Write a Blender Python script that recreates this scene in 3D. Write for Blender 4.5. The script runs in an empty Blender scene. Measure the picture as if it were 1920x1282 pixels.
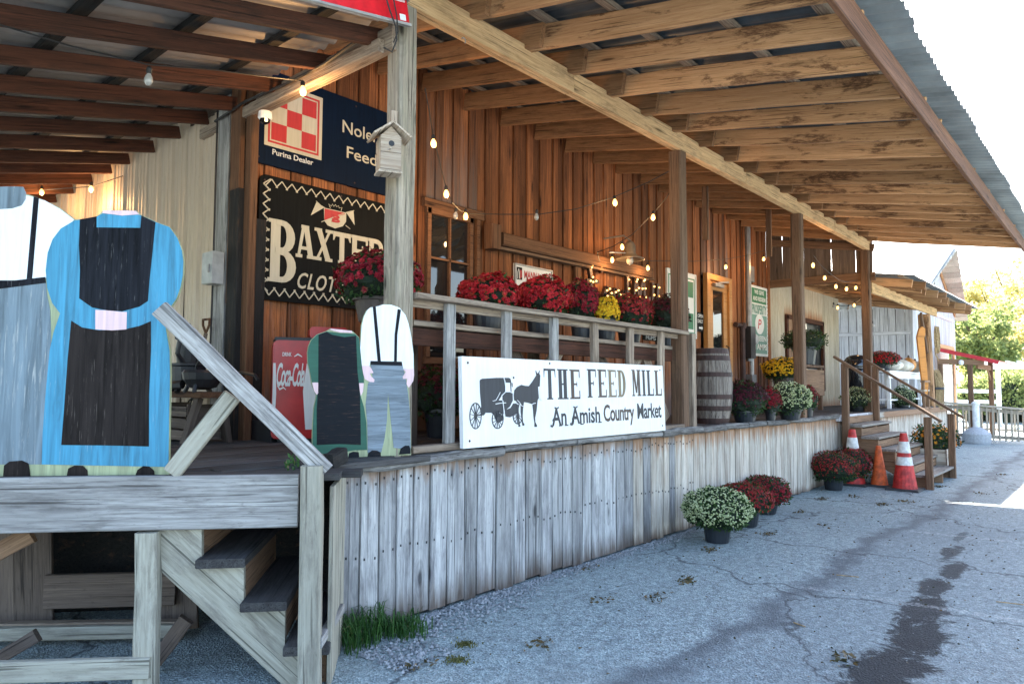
import bpy, bmesh, math, random
from mathutils import Vector, Matrix, noise
random.seed(7)
S = bpy.context.scene
V = Vector
# ------------------------------------------------------------ camera, world, sun
cd = bpy.data.cameras.new('camera'); cam = bpy.data.objects.new('camera', cd); S.collection.objects.link(cam); S.camera = cam
CF, CYAW, CPIT, CROL = 1319.3, 0.719384, 0.0608086, 0.0056098
C0 = V((0, 0, 1.53))
_F = V((math.cos(CYAW)*math.cos(CPIT), math.sin(CYAW)*math.cos(CPIT), math.sin(CPIT)))
_R = V((math.sin(CYAW), -math.cos(CYAW), 0)); _U = _R.cross(_F)
_R, _U = math.cos(CROL)*_R+math.sin(CROL)*_U, -math.sin(CROL)*_R+math.cos(CROL)*_U
cam.matrix_world = Matrix.Translation(C0) @ Matrix((_R, _U, -_F)).transposed().to_4x4()
cd.sensor_width = 36; cd.lens = CF/1920*36; cd.clip_end = 2000; cd.clip_start = .05
SUN_EL, SUN_AZ = 45, 26            # azimuth measured from +X (along the wall) towards +Y (into the building)
w = bpy.data.worlds.new('World'); S.world = w; w.use_nodes = True
nt = w.node_tree; bg = nt.nodes['Background']; sk = nt.nodes.new('ShaderNodeTexSky'); sk.sky_type = 'NISHITA'; sk.sun_disc = False
sk.sun_elevation = math.radians(SUN_EL); sk.sun_rotation = math.radians(90-SUN_AZ); sk.dust_density = 2.5; sk.air_density = 1.0
nt.links.new(sk.outputs[0], bg.inputs[0]); bg.inputs[1].default_value = .12
sd = bpy.data.lights.new('sun', 'SUN'); sd.energy = 5.0; sd.angle = math.radians(.53); sd.color = (1, .93, .82)
sun = bpy.data.objects.new('sun', sd); S.collection.objects.link(sun)
_sd = V((math.cos(math.radians(SUN_EL))*math.cos(math.radians(SUN_AZ)), math.cos(math.radians(SUN_EL))*math.sin(math.radians(SUN_AZ)), math.sin(math.radians(SUN_EL))))
sun.rotation_euler = _sd.to_track_quat('Z', 'Y').to_euler()
S.view_settings.view_transform = 'Standard'; S.view_settings.look = 'None'; S.view_settings.gamma = 1; S.view_settings.use_curve_mapping = False
S.view_settings.exposure = 3.0
S.render.engine = 'CYCLES'
# ------------------------------------------------------------ measuring helpers (photo pixel -> point on a real plane)
def on(x, y, X=None, Y=None, Z=None):
    d = _F*CF+_R*(x-960)-_U*(y-641)
    k, v = [(i, a) for i, a in enumerate((X, Y, Z)) if a is not None][0]
    return C0+d*((v-C0[k])/d[k])
class Fr:
    def __init__(s, o, x, z=(0, 0, 1)):
        s.o = V(o); s.x = V(x).normalized(); s.z = V(z).normalized(); s.n = s.x.cross(s.z).normalized()
    def px(s, x, y):
        d = _F*CF+_R*(x-960)-_U*(y-641); t = (s.o-C0).dot(s.n)/d.dot(s.n); p = C0+d*t-s.o
        return (p.dot(s.x), p.dot(s.z))
    def P(s, u, v, n=0): return s.o+s.x*u+s.z*v+s.n*n
    def at(s, u, v, n=0): return Fr(s.P(u, v, n), s.x, s.z)
    def rot(s): return Matrix((s.x, -s.n, s.z)).transposed().to_4x4()
WALL = lambda off=0: Fr((0, 5.5-off, 0), (1, 0, 0))
# ------------------------------------------------------------ materials
MATS = {}
class NT:
    def __init__(s, name):
        s.m = bpy.data.materials.new(name); s.m.use_nodes = True; s.t = s.m.node_tree; s.b = s.t.nodes['Principled BSDF']
    def n(s, typ, **kw):
        o = s.t.nodes.new(typ)
        for k, v in kw.items():
            if k.startswith('i_'): o.inputs[int(k[2:]) if k[2:].isdigit() else k[2:].replace('_', ' ')].default_value = v
            else: setattr(o, k, v)
        return o
    def l(s, a, b): s.t.links.new(a, b)
    def math(s, op, a, b=None, clamp=False):
        o = s.t.nodes.new('ShaderNodeMath'); o.operation = op; o.use_clamp = clamp
        for i, v in enumerate((a, b)):
            if v is None: continue
            if isinstance(v, (int, float)): o.inputs[i].default_value = v
            else: s.l(v, o.inputs[i])
        return o.outputs[0]
    def ramp(s, fac, stops):
        o = s.t.nodes.new('ShaderNodeValToRGB'); e = o.color_ramp.elements
        while len(e) < len(stops): e.new(.5)
        for el, (p, c) in zip(e, stops):
            el.position = p; el.color = (c, c, c, 1) if isinstance(c, (int, float)) else (*c, 1)
        s.l(fac, o.inputs[0]); return o.outputs[0]
    def mix(s, fac, a, b, mode='MIX'):
        o = s.t.nodes.new('ShaderNodeMix'); o.data_type = 'RGBA'; o.blend_type = mode
        for i, v in ((0, fac), (6, a), (7, b)):
            if isinstance(v, (int, float)): o.inputs[i].default_value = v
            elif isinstance(v, tuple): o.inputs[i].default_value = (*v, 1)
            else: s.l(v, o.inputs[i])
        return o.outputs[2]
    def coords(s, scale=(1, 1, 1), rnd=True, kind='Object'):
        tc = s.n('ShaderNodeTexCoord'); src = tc.outputs[kind]
        if rnd:
            oi = s.n('ShaderNodeObjectInfo'); mu = s.n('ShaderNodeVectorMath', operation='MULTIPLY_ADD')
            s.l(oi.outputs['Random'], mu.inputs[0]); mu.inputs[1].default_value = (37.1, 91.7, 53.3); s.l(src, mu.inputs[2]); src = mu.outputs[0]; s.rnd = oi.outputs['Random']
        mp = s.n('ShaderNodeMapping'); mp.inputs['Scale'].default_value = scale; s.l(src, mp.inputs['Vector']); return mp.outputs[0]
    def noise(s, co, scale, detail=5, rough=.6, dist=0):
        o = s.n('ShaderNodeTexNoise'); o.inputs['Scale'].default_value = scale; o.inputs['Detail'].default_value = detail
        o.inputs['Roughness'].default_value = rough; o.inputs['Distortion'].default_value = dist; s.l(co, o.inputs['Vector']); return o.outputs[0]
    def bump(s, h, strength=.4, dist=.003):
        o = s.n('ShaderNodeBump'); o.inputs['Strength'].default_value = strength; o.inputs['Distance'].default_value = dist
        s.l(h, o.inputs['Height']); s.l(o.outputs[0], s.b.inputs['Normal'])
def wood(name, a, b, grain=(1.2, 22, 22), knots=True, stain=None, stainamt=.5, stainscale=(1.6, 10, 10), var=.35, rough=.85, bottom=None, top=None, paint=None, ends=None, bstr=.5, cell=(1.1, 7, 7)):
    """wood whose grain follows the object's own X axis; a light tone, b dark tone"""
    N = NT(name); co = N.coords((1, 1, 1)); 
    def sc(sx): 
        mp = N.n('ShaderNodeMapping'); mp.inputs['Scale'].default_value = sx; N.l(co, mp.inputs['Vector']); return mp.outputs[0]
    g1 = N.noise(sc((grain[0]*.45, grain[1], grain[2])), 2.2, 7, .68, .5); g2 = N.noise(sc((grain[0]*2.5, grain[1]*3.5, grain[2]*3.5)), 2.0, 3, .6)
    big = N.noise(sc((.6, 2.2, 2.2)), 1.5, 3, .5)
    g = N.math('ADD', N.math('MULTIPLY', g1, .6), N.math('MULTIPLY', g2, .4))
    gr = N.ramp(g, [(.36, 0.0), (.5, .55), (.62, 1.0)])
    col = N.mix(gr, b, a)
    col = N.mix(N.ramp(big, [(.35, 0.0), (.65, .5)]), col, tuple((x*.35+y*.65)*.8 for x, y in zip(a, b)))
    h = gr
    if knots:
        vo = N.n('ShaderNodeTexVoronoi'); vo.feature = 'F1'; vo.inputs['Scale'].default_value = 1; N.l(sc(cell), vo.inputs['Vector'])
        kn = N.ramp(vo.outputs['Distance'], [(.05, 1.0), (.10, .35), (.2, 0.0)])
        vr = N.ramp(N.math('SINE', N.math('MULTIPLY', vo.outputs['Distance'], 46)), [(.2, 0.0), (1, 1.0)])
        ring = N.math('MULTIPLY', vr, N.ramp(vo.outputs['Distance'], [(.12, .55), (.45, 0.0)]))
        col = N.mix(N.math('MULTIPLY', ring, .55), col, tuple(y*.6 for y in b)); col = N.mix(kn, col, tuple(y*.3 for y in b))
    ck1 = N.noise(sc((grain[0]*.7, grain[1]*2.6, grain[2]*2.6)), 1.6, 2, .5, .3); chk = N.ramp(ck1, [(.335, 1.0), (.385, 0.0)])
    sp1 = N.noise(sc((9, 40, 40)), 1.5, 3, .8)
    col = N.mix(N.math('MULTIPLY', chk, .78), col, tuple(y*.30 for y in b)); col = N.mix(N.ramp(sp1, [(.60, 0.0), (.70, .55)]), col, tuple(y*.75 for y in b))
    h = N.math('SUBTRACT', gr, N.math('MULTIPLY', chk, 1.2))
    if stain:
        st = N.noise(sc(stainscale), 1.7, 7, .74, .35)
        lo = .62-stainamt*.25
        m = N.ramp(st, [(lo-.02, 0.0), (lo+.055, .85), (lo+.10, .35), (lo+.24, .75)] if stainscale[1] < 5 else [(lo-.06, 0.0), (lo+.20, .75)])
        col = N.mix(m, col, stain)
    sx = N.n('ShaderNodeSeparateXYZ'); tc = N.n('ShaderNodeTexCoord'); N.l(tc.outputs['Object'], sx.inputs[0]); X = sx.outputs[0]
    wob = N.noise(sc((.8, 9, 9)), 2.3, 4, .6)
    if bottom:
        m = N.math('SUBTRACT', N.math('MULTIPLY', wob, bottom[1]*2), X)   # X small = low end
        m = N.ramp(N.math('DIVIDE', m, bottom[1]), [(.0, 0.0), (1.0, bottom[2])]); col = N.mix(m, col, bottom[0])
    if top:      # top = (colour, reach, amount, length)
        m = N.math('ADD', N.math('SUBTRACT', X, top[3]-top[1]*1.3), N.math('MULTIPLY', N.math('SUBTRACT', wob, .5), top[1]*4))
        m = N.ramp(N.math('DIVIDE', m, top[1]), [(.0, 0.0), (1.0, top[2])]); col = N.mix(m, col, top[0])
    # brightness varies from piece to piece
    vv = N.math('ADD', N.math('MULTIPLY', N.rnd, var), 1-var*.6)
    cc = N.n('ShaderNodeCombineColor'); 
    for i in range(3): N.l(vv, cc.inputs[i])
    col = N.mix(1.0, col, cc.outputs[0], 'MULTIPLY')
    N.l(col, N.b.inputs['Base Color']); N.b.inputs['Roughness'].default_value = rough; N.b.inputs['Specular IOR Level'].default_value = .25
    N.bump(h, bstr, .003)
    MATS[name] = N.m; return N.m
def paintm(name, col, wear=(.3, .3, .3), wearamt=.25, grain=(18, 18, 1.0), rough=.6, var=.12, spec=.4):
    """painted surface; vertical grain along the object's Z"""
    N = NT(name); co = N.coords((1, 1, 1), rnd=False)
    def sc(sx):
        mp = N.n('ShaderNodeMapping'); mp.inputs['Scale'].default_value = sx; N.l(co, mp.inputs['Vector']); return mp.outputs[0]
    g = N.noise(sc(grain), 2.0, 6, .65, .8); g3 = N.noise(sc(grain), 7, 5, .7, .3); bg_ = N.noise(co, 2.5, 4, .6)
    c = N.mix(N.ramp(g, [(.3, 0.0), (.7, 1.0)]), tuple(x*(1-var*1.6) for x in col), tuple(min(1, x*(1+var)) for x in col))
    c = N.mix(N.math('MULTIPLY', N.ramp(g3, [(.66-wearamt*.2, 0.0), (.7, 1.0)]), min(1, wearamt*2.2)), c, wear)
    c = N.mix(N.math('MULTIPLY', N.ramp(bg_, [(.4, 0.0), (.75, 1.0)]), .25), c, tuple(x*.6 for x in col))
    N.l(c, N.b.inputs['Base Color']); N.b.inputs['Roughness'].default_value = rough; N.b.inputs['Specular IOR Level'].default_value = spec
    N.bump(g, .25, .002); MATS[name] = N.m; return N.m
def plain(name, col, rough=.6, metal=0, spec=.5, noise_amt=.18, nscale=9, emit=None, estr=0, bump=0):
    N = NT(name); co = N.coords((1, 1, 1), rnd=False); g = N.noise(co, nscale, 5, .6)
    c = N.mix(N.ramp(g, [(.3, 0.0), (.7, 1.0)]), tuple(x*(1-noise_amt*1.5) for x in col), tuple(min(1, x*(1+noise_amt)) for x in col))
    N.l(c, N.b.inputs['Base Color']); N.b.inputs['Roughness'].default_value = rough; N.b.inputs['Metallic'].default_value = metal; N.b.inputs['Specular IOR Level'].default_value = spec
    if emit: N.b.inputs['Emission Color'].default_value = (*emit, 1); N.b.inputs['Emission Strength'].default_value = estr
    if bump: N.bump(g, bump, .004)
    MATS[name] = N.m; return N.m
def leafm(name, a, b, transl=.35, rough=.6, spent=None):
    N = NT(name); ge = N.n('ShaderNodeNewGeometry'); r = ge.outputs['Random Per Island']
    c = N.ramp(r, [(0, a), (.93, b), (.95, spent), (1, spent)] if spent else [(0, a), (1, b)]); N.l(c, N.b.inputs['Base Color']); N.b.inputs['Roughness'].default_value = rough; N.b.inputs['Specular IOR Level'].default_value = .3
    if transl:
        tr = N.n('ShaderNodeBsdfTranslucent'); N.l(c, tr.inputs[0]); mx = N.n('ShaderNodeMixShader'); mx.inputs[0].default_value = transl
        N.l(N.b.outputs[0], mx.inputs[1]); N.l(tr.outputs[0], mx.inputs[2]); N.l(mx.outputs[0], N.t.nodes['Material Output'].inputs[0])
    MATS[name] = N.m; return N.m
# --- woods
w_wall = wood('wall_wood', (.43, .16, .058), (.055, .018, .009), grain=(.8, 30, 30), var=.9, stain=(.07, .03, .015), stainamt=.25, stainscale=(.8, 10, 10), bottom=((.13, .11, .10), 1.1, .75))
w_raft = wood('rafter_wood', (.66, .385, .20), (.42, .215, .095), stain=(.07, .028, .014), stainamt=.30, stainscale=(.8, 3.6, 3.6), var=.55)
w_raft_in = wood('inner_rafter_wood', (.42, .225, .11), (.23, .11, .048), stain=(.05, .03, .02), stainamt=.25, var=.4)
w_beam = wood('beam_wood', (.78, .52, .28), (.46, .27, .12), stain=(.08, .045, .025), stainamt=.26, stainscale=(1.6, 7, 7), var=.25)
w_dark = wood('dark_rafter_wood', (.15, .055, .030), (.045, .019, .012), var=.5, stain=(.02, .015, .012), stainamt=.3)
w_post = wood('post_wood', (.47, .395, .30), (.10, .078, .058), var=.1, stain=(.22, .215, .15), stainamt=.4, grain=(1.0, 14, 14), cell=(1.6, 5, 5))
w_postb = wood('brown_post_wood', (.24, .145, .088), (.085, .046, .028), var=.2, grain=(1.0, 16, 16))
w_skirt = wood('skirt_wood', (.62, .61, .58), (.22, .22, .22), var=.5, stain=(.10, .095, .10), stainamt=.45, stainscale=(1.1, 8, 8), bottom=((.085, .06, .045), .2, .9), top=((.22, .12, .06), .09, .7, 1.0), grain=(.8, 16, 16), cell=(1.5, 4.5, 4.5))
w_skirt2 = wood('pale_skirt_wood', (.74, .69, .60), (.36, .30, .23), var=.38, stain=(.15, .085, .05), stainamt=.38, stainscale=(.9, 10, 10), bottom=((.12, .08, .06), .1, .9), top=((.30, .15, .07), .14, .85, 1.0), grain=(.8, 18, 18), cell=(1.0, 5, 5))
w_grey = wood('grey_wood', (.54, .52, .48), (.17, .155, .145), var=.3, stain=(.06, .05, .045), stainamt=.3, grain=(1, 16, 16))
w_green = wood('treated_wood', (.48, .45, .36), (.25, .23, .175), var=.2, stain=(.08, .06, .05), stainamt=.25, grain=(1, 12, 12))
w_deck = wood('deck_wood', (.12, .115, .11), (.035, .032, .03), var=.6, stain=(.03, .025, .025), stainamt=.4)
w_cap = wood('cap_wood', (.36, .35, .33), (.07, .06, .055), var=.5, stain=(.03, .025, .02), stainamt=.5, stainscale=(3, 8, 8))
w_rail = wood('rail_wood', (.48, .385, .29), (.17, .115, .08), var=.35, stain=(.07, .04, .03), stainamt=.3)
w_fasc = wood('fascia_wood', (.21, .095, .048), (.08, .033, .017), var=.1, grain=(.8, 14, 14), cell=(1, 7, 7))
w_trim = wood('trim_wood', (.20, .10, .05), (.085, .038, .02), var=.35)
w_under = wood('under_wood', (.20, .15, .115), (.085, .062, .05), var=.5)
w_barn = wood('barn_wood', (.74, .73, .74), (.38, .38, .40), var=.25, grain=(.7, 12, 12), cell=(.5, 5, 5), stain=(.25, .24, .25), stainamt=.15)
w_stair = wood('stair_wood', (.36, .22, .13), (.17, .095, .055), var=.3)
w_tread = wood('tread_wood', (.34, .31, .27), (.16, .14, .12), var=.2)
w_fence = wood('fence_wood', (.55, .48, .38), (.32, .27, .20), var=.25, knots=False)
w_door = wood('door_wood', (.52, .25, .075), (.38, .16, .045), var=.08, knots=False, rough=.45)
w_orange = wood('orange_wood', (.66, .27, .05), (.50, .18, .03), var=.05, knots=False, rough=.5)
w_black = wood('black_wood', (.03, .028, .026), (.008, .008, .008), var=.3, stain=(.14, .075, .04), stainamt=.05)
w_barrel = wood('barrel_wood', (.40, .345, .29), (.10, .075, .06), var=.35, stain=(.05, .03, .03), stainamt=.35, knots=False)
w_bird = wood('birdhouse_wood', (.64, .55, .44), (.30, .20, .13), var=.2, knots=False)
w_soff = wood('soffit_wood', (.62, .58, .50), (.42, .38, .31), var=.4, knots=False)
# --- paints
w_cream = wood('cream_boards', (.64, .57, .44), (.42, .35, .25), var=.15, knots=False, stain=(.30, .16, .07), stainamt=.1, bottom=((.30, .12, .05), .25, .9))
p_blue = paintm('blue_paint', (.045, .245, .375), (.26, .38, .44), .22, grain=(15, 15, .9), var=.30)
p_black = paintm('black_paint', (.014, .015, .019), (.24, .23, .22), .20, spec=.12, rough=.8, var=.5)
p_brown = paintm('worn_black_paint', (.022, .017, .015), (.20, .165, .14), .22, spec=.12, rough=.8, var=.5)
p_white = paintm('white_paint', (.78, .78, .77), (.5, .48, .44), .12, var=.07)
p_pink = paintm('pink_paint', (.72, .50, .50), (.7, .6, .55), .1)
p_ggreen = paintm('pale_green_paint', (.34, .38, .22), (.2, .19, .14), .28, var=.25)
p_slate = paintm('slate_paint', (.15, .20, .23), (.38, .39, .37), .42, grain=(12, 12, .7), var=.35)
p_green = paintm('green_paint', (.018, .095, .060), (.12, .2, .15), .1, grain=(1, 1, 18))
p_black2 = paintm('black_paint_ripple', (.010, .012, .015), (.08, .045, .035), .45, grain=(1, 1, 18), spec=.15, rough=.75)
p_slate2 = paintm('slate_paint_ripple', (.17, .21, .24), (.05, .06, .08), .45, grain=(1.2, 1.2, 16), var=.35)
p_sign = paintm('sign_white', (.78, .77, .74), (.55, .5, .45), .05, var=.04)
p_ink = paintm('sign_ink', (.030, .032, .038), (.25, .24, .22), .12, var=.2)
p_ink2 = paintm('sign_ink_brown', (.075, .048, .035), (.30, .24, .17), .2, var=.3)
p_ink3 = paintm('sign_ink_faded', (.20, .15, .085), (.3, .25, .18), .3, var=.3)
s_navy = paintm('navy_sign', (.0025, .009, .024), (.03, .04, .05), .03, var=.2, rough=.6, spec=.1)
s_blk = paintm('black_sign', (.007, .0075, .007), (.05, .045, .035), .05, var=.3, rough=.6, spec=.08)
s_cream = paintm('cream_print', (.56, .49, .35), (.3, .2, .1), .06, var=.08)
s_red = paintm('red_print', (.50, .035, .035), (.5, .3, .25), .06, var=.1)
s_wht = paintm('white_print', (.70, .68, .63), (.4, .4, .38), .08, var=.06)
s_grn = paintm('green_print', (.03, .17, .075), (.3, .35, .3), .1)
s_grn2 = paintm('faded_green_print', (.13, .27, .21), (.5, .5, .4), .2)
s_bred = plain('red_panel', (.60, .012, .02), .35)
s_coke = plain('cola_red', (.42, .012, .015), .3, spec=.5, noise_amt=.25, nscale=4)
m_cream = paintm('cream_metal', (.56, .44, .32), (.20, .11, .05), .10, grain=(6, 6, .8), rough=.5, var=.08)
m_cream2 = paintm('pale_cream_boards', (.66, .60, .48), (.35, .26, .16), .08, grain=(14, 14, .8), rough=.7)
m_roofd = plain('dark_metal_roof', (.06, .075, .09), .45, .3, noise_amt=.3, nscale=2.5)  # on the porch sheets this dark tone stands in for shade
m_roofl = plain('grey_metal_roof', (.23, .21, .20), .5, .1, noise_amt=.2, nscale=2)
m_eave = plain('sky_lit_eave', (.27, .31, .33), .5, .2, noise_amt=.25, nscale=2)
m_roofo = plain('galvanised_roof', (.21, .245, .265), .5, .3, noise_amt=.25, nscale=2)
m_black = plain('black_iron', (.018, .018, .02), .5)
m_blackgl = plain('black_enamel', (.012, .013, .016), .08, spec=.8, noise_amt=.02)
m_steel = plain('grey_steel', (.25, .25, .25), .45, .5)
m_steel_l = plain('pale_box_paint', (.42, .42, .40), .5)
m_pot = plain('nursery_pot', (.018, .022, .028), .35)
m_pot2 = plain('brown_pot', (.075, .055, .048), .55)
m_soil = plain('soil', (.04, .028, .02), .9)
m_glassd = plain('window_glass', (.012, .013, .014), .03, spec=.9, noise_amt=.02)
m_cone = plain('cone_red', (.50, .03, .025), .6, noise_amt=.35, nscale=14); m_coneo = plain('cone_orange', (.60, .10, .02), .65, noise_amt=.35, nscale=14); m_conew = plain('cone_white', (.62, .61, .58), .5, noise_amt=.25, nscale=14); m_rub = plain('rubber', (.03, .03, .032), .7)
m_hoop = plain('rusty_hoop', (.055, .027, .022), .7, .2, noise_amt=.4)
m_whitep = plain('bright_white', (.8, .8, .78), .5)
m_conc = plain('concrete', (.42, .43, .44), .8, bump=.2, nscale=30)
m_redroof = plain('red_metal', (.52, .03, .04), .4); m_pinkroof = plain('faded_red_metal', (.55, .22, .22), .5)
m_pumpw = plain('white_pumpkin', (.68, .63, .52), .5); m_pumpo = plain('orange_gourd', (.6, .25, .05), .5)
m_straw = plain('straw', (.40, .28, .14), .9, noise_amt=.4, nscale=40)
m_wire = plain('wire', (.015, .013, .012), .6)
m_bulb = plain('lit_bulb', (1, .72, .35), .3, emit=(1, .45, .11), estr=.75, noise_amt=0)
m_bulboff = plain('bulb_glass', (.32, .30, .27), .08, spec=.9, noise_amt=.05)
m_marq = plain('marquee_metal', (.035, .018, .014), .5, .4)
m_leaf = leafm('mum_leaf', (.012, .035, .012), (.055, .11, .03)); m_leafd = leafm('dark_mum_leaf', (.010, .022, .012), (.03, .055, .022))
m_f = {'red': leafm('red_petals', (.22, .004, .010), (.60, .025, .03), .15, spent=(.30, .06, .02)), 'crimson': leafm('crimson_petals', (.13, .004, .010), (.36, .014, .028), .15, spent=(.16, .05, .03)),
       'wine': leafm('wine_petals', (.035, .004, .010), (.11, .010, .022), .1), 'yellow': leafm('yellow_petals', (.70, .38, .01), (.85, .60, .03), .2, spent=(.45, .20, .03)),
       'white': leafm('cream_buds', (.35, .42, .18), (.62, .66, .40), .2), 'bronze': leafm('bronze_petals', (.16, .008, .012), (.42, .032, .030), .15, spent=(.30, .12, .05)), 'orange': leafm('orange_petals', (.55, .16, .02), (.7, .35, .03), .2)}
m_core = plain('plant_core', (.012, .022, .010), .9)
m_tree = leafm('autumn_leaves', (.36, .36, .14), (.70, .60, .28), .55); m_treeg = leafm('green_leaves', (.12, .17, .06), (.36, .40, .15), .5)
m_bark = plain('bark', (.10, .08, .06), .9)
m_grass = leafm('grass_blades', (.015, .055, .012), (.06, .15, .03), .25, spent=(.25, .20, .09))
m_litter = leafm('leaf_litter', (.03, .035, .012), (.16, .10, .04), 0)
m_stone = leafm('gravel_stones', (.14, .15, .16), (.36, .37, .38), 0)
# ground
N = NT('asphalt'); tc = N.n('ShaderNodeTexCoord'); co = tc.outputs['Object']
sp = N.n('ShaderNodeSeparateXYZ'); N.l(co, sp.inputs[0]); GX, GY = sp.outputs[0], sp.outputs[1]
vo = N.n('ShaderNodeTexVoronoi'); vo.inputs['Scale'].default_value = 85; N.l(co, vo.inputs['Vector'])
grit = N.ramp(vo.outputs['Color'], [(0.1, (.10, .13, .135)), (.45, (.27, .345, .35)), (.95, (.56, .64, .64))])
big = N.noise(co, .7, 5, .65); fine = N.noise(co, 14, 6, .75)
col = N.mix(N.ramp(big, [(.3, .0), (.7, .55)]), grit, (.35, .42, .42)); col = N.mix(N.ramp(fine, [(.35, .55), (.6, 0.0)]), col, (.09, .092, .098))
wobx = N.noise(co, .9, 4, .6); wob2 = N.noise(co, 3.2, 5, .7, .5)
# dark seam where two asphalt layers meet
seam = N.math('ABSOLUTE', N.math('SUBTRACT', N.math('ADD', GY, N.math('MULTIPLY', N.math('SUBTRACT', wobx, .5), .9)), 1.93))
col = N.mix(N.math('MULTIPLY', N.ramp(N.math('ADD', seam, N.math('MULTIPLY', N.math('SUBTRACT', wob2, .5), .25)), [(.02, 1.0), (.15, 0.0)]), .72), col, (.075, .082, .095))
lay = N.ramp(N.math('ADD', N.math('SUBTRACT', GY, 1.93), N.math('MULTIPLY', N.math('SUBTRACT', wobx, .5), .9)), [(-.0, .30), (.08, 0.0)])
col = N.mix(lay, col, (.11, .12, .135))
wob3 = N.noise(co, 3.4, 9, .85, .8)
v2 = N.n('ShaderNodeTexVoronoi'); v2.inputs['Scale'].default_value = 34; N.l(co, v2.inputs['Vector'])
col = N.mix(N.math('MULTIPLY', N.ramp(v2.outputs['Distance'], [(.10, 1.0), (.22, 0.0)]), N.ramp(v2.outputs['Color'], [(.45, 0.0), (.6, .6)])), col, (.50, .55, .55))
col = N.mix(N.math('MULTIPLY', N.ramp(v2.outputs['Distance'], [(.12, 1.0), (.25, 0.0)]), N.ramp(v2.outputs['Color'], [(.2, .7), (.32, 0.0)])), col, (.07, .08, .085))
patch = N.noise(co, .38, 3, .5, .4); col = N.mix(N.ramp(patch, [(.50, 0.0), (.54, .22)]), col, (.15, .17, .175))
# old oil stain, ragged, 4 m long
def blob(cx, cy, rx, ry, amt):
    global col
    dx = N.math('DIVIDE', N.math('SUBTRACT', GX, cx), rx); dy = N.math('DIVIDE', N.math('SUBTRACT', GY, cy), ry)
    d = N.math('SQRT', N.math('ADD', N.math('MULTIPLY', dx, dx), N.math('MULTIPLY', dy, dy)))
    d = N.math('ADD', d, N.math('MULTIPLY', N.math('SUBTRACT', wob3, .5), 3.2))
    col = N.mix(N.ramp(d, [(.66, amt), (.88, 0.0)]), col, (.020, .022, .026))
for _a in ((3.75, .92, .55, .2, .97), (4.35, 1.06, .6, .24, .97), (5.0, 1.03, .6, .2, .96), (5.6, 1.12, .55, .17, .95), (6.2, 1.18, .5, .13, .93), (6.9, 1.16, .5, .11, .9), (7.7, 1.30, .5, .09, .85), (8.6, 1.36, .4, .06, .6)): blob(*_a)
# worn white parking lines running away from the dock
def pline(x0, y0, y1):
    global col
    dx = N.math('ABSOLUTE', N.math('SUBTRACT', N.math('ADD', GX, N.math('MULTIPLY', GY, .12)), x0)); a = N.math('LESS_THAN', dx, .045)
    b = N.math('MULTIPLY', N.math('LESS_THAN', GY, y1), N.math('GREATER_THAN', GY, y0))
    m = N.math('MULTIPLY', N.math('MULTIPLY', a, b), N.ramp(N.noise(co, 19, 6, .8), [(.46, 0.0), (.62, .42)])); col = N.mix(m, col, (.62, .63, .62))
pline(8.75, -6, 1.85); pline(5.85, -6, 1.95); pline(11.6, -6, 1.8)
# faint cross joints, cracks
ck = N.n('ShaderNodeTexVoronoi'); ck.feature = 'DISTANCE_TO_EDGE'; ck.inputs['Scale'].default_value = .42
dm = N.n('ShaderNodeVectorMath', operation='MULTIPLY_ADD'); nz = N.n('ShaderNodeTexNoise'); nz.inputs['Scale'].default_value = 2.5; nz.inputs['Detail'].default_value = 6; N.l(co, nz.inputs['Vector'])
N.l(nz.outputs['Color'], dm.inputs[0]); dm.inputs[1].default_value = (.7, .7, .7); N.l(co, dm.inputs[2]); N.l(dm.outputs[0], ck.inputs['Vector'])
crack = N.ramp(ck.outputs['Distance'], [(.002, 1.0), (.009, 0.0)])
col = N.mix(N.math('MULTIPLY', crack, .8), col, (.05, .052, .06))
N.l(col, N.b.inputs['Base Color']); N.b.inputs['Roughness'].default_value = .88; N.b.inputs['Specular IOR Level'].default_value = .3
hh = N.math('ADD', vo.outputs['Distance'], N.math('MULTIPLY', fine, .6)); N.bump(hh, .9, .011)
m_asph = N.m
N = NT('lawn'); co = N.coords(rnd=False); g = N.noise(co, 1.5, 6, .7); N.l(N.ramp(g, [(.3, (.06, .10, .02)), (.7, (.20, .20, .05))]), N.b.inputs['Base Color']); N.b.inputs['Roughness'].default_value = .9; m_lawn = N.m
# ------------------------------------------------------------ object helpers
COL = S.collection
def thing(name, label, cat, loc=(0, 0, 0), group=None):
    o = bpy.data.objects.new(name, None); COL.objects.link(o); o.location = loc; o.empty_display_size = .1
    o['label'] = label; o['category'] = cat
    if group: o['group'] = group
    return o
def tag(o, label, cat, group=None):
    o['label'] = label; o['category'] = cat
    if group: o['group'] = group
    return o
def link(name, me, mw=None, parent=None, mat=None, kind=None, label=None, smooth=False):
    o = bpy.data.objects.new(name, me); COL.objects.link(o)
    if mat and not me.materials: me.materials.append(mat)
    mw = mw if mw is not None else Matrix()
    WM[o.name] = mw
    if parent:
        o.parent = parent; pm = WM.get(parent.name, Matrix.Translation(parent.location)); o.matrix_basis = pm.inverted() @ mw
    else: o.matrix_basis = mw
    if kind: o['kind'] = kind
    if label: o['label'] = label
    if smooth: me.shade_smooth()
    return o
WM = {}
def mk(verts, faces, name='m'):
    me = bpy.data.meshes.new(name); me.from_pydata([tuple(v) for v in verts], [], faces); me.update(); return me
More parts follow.
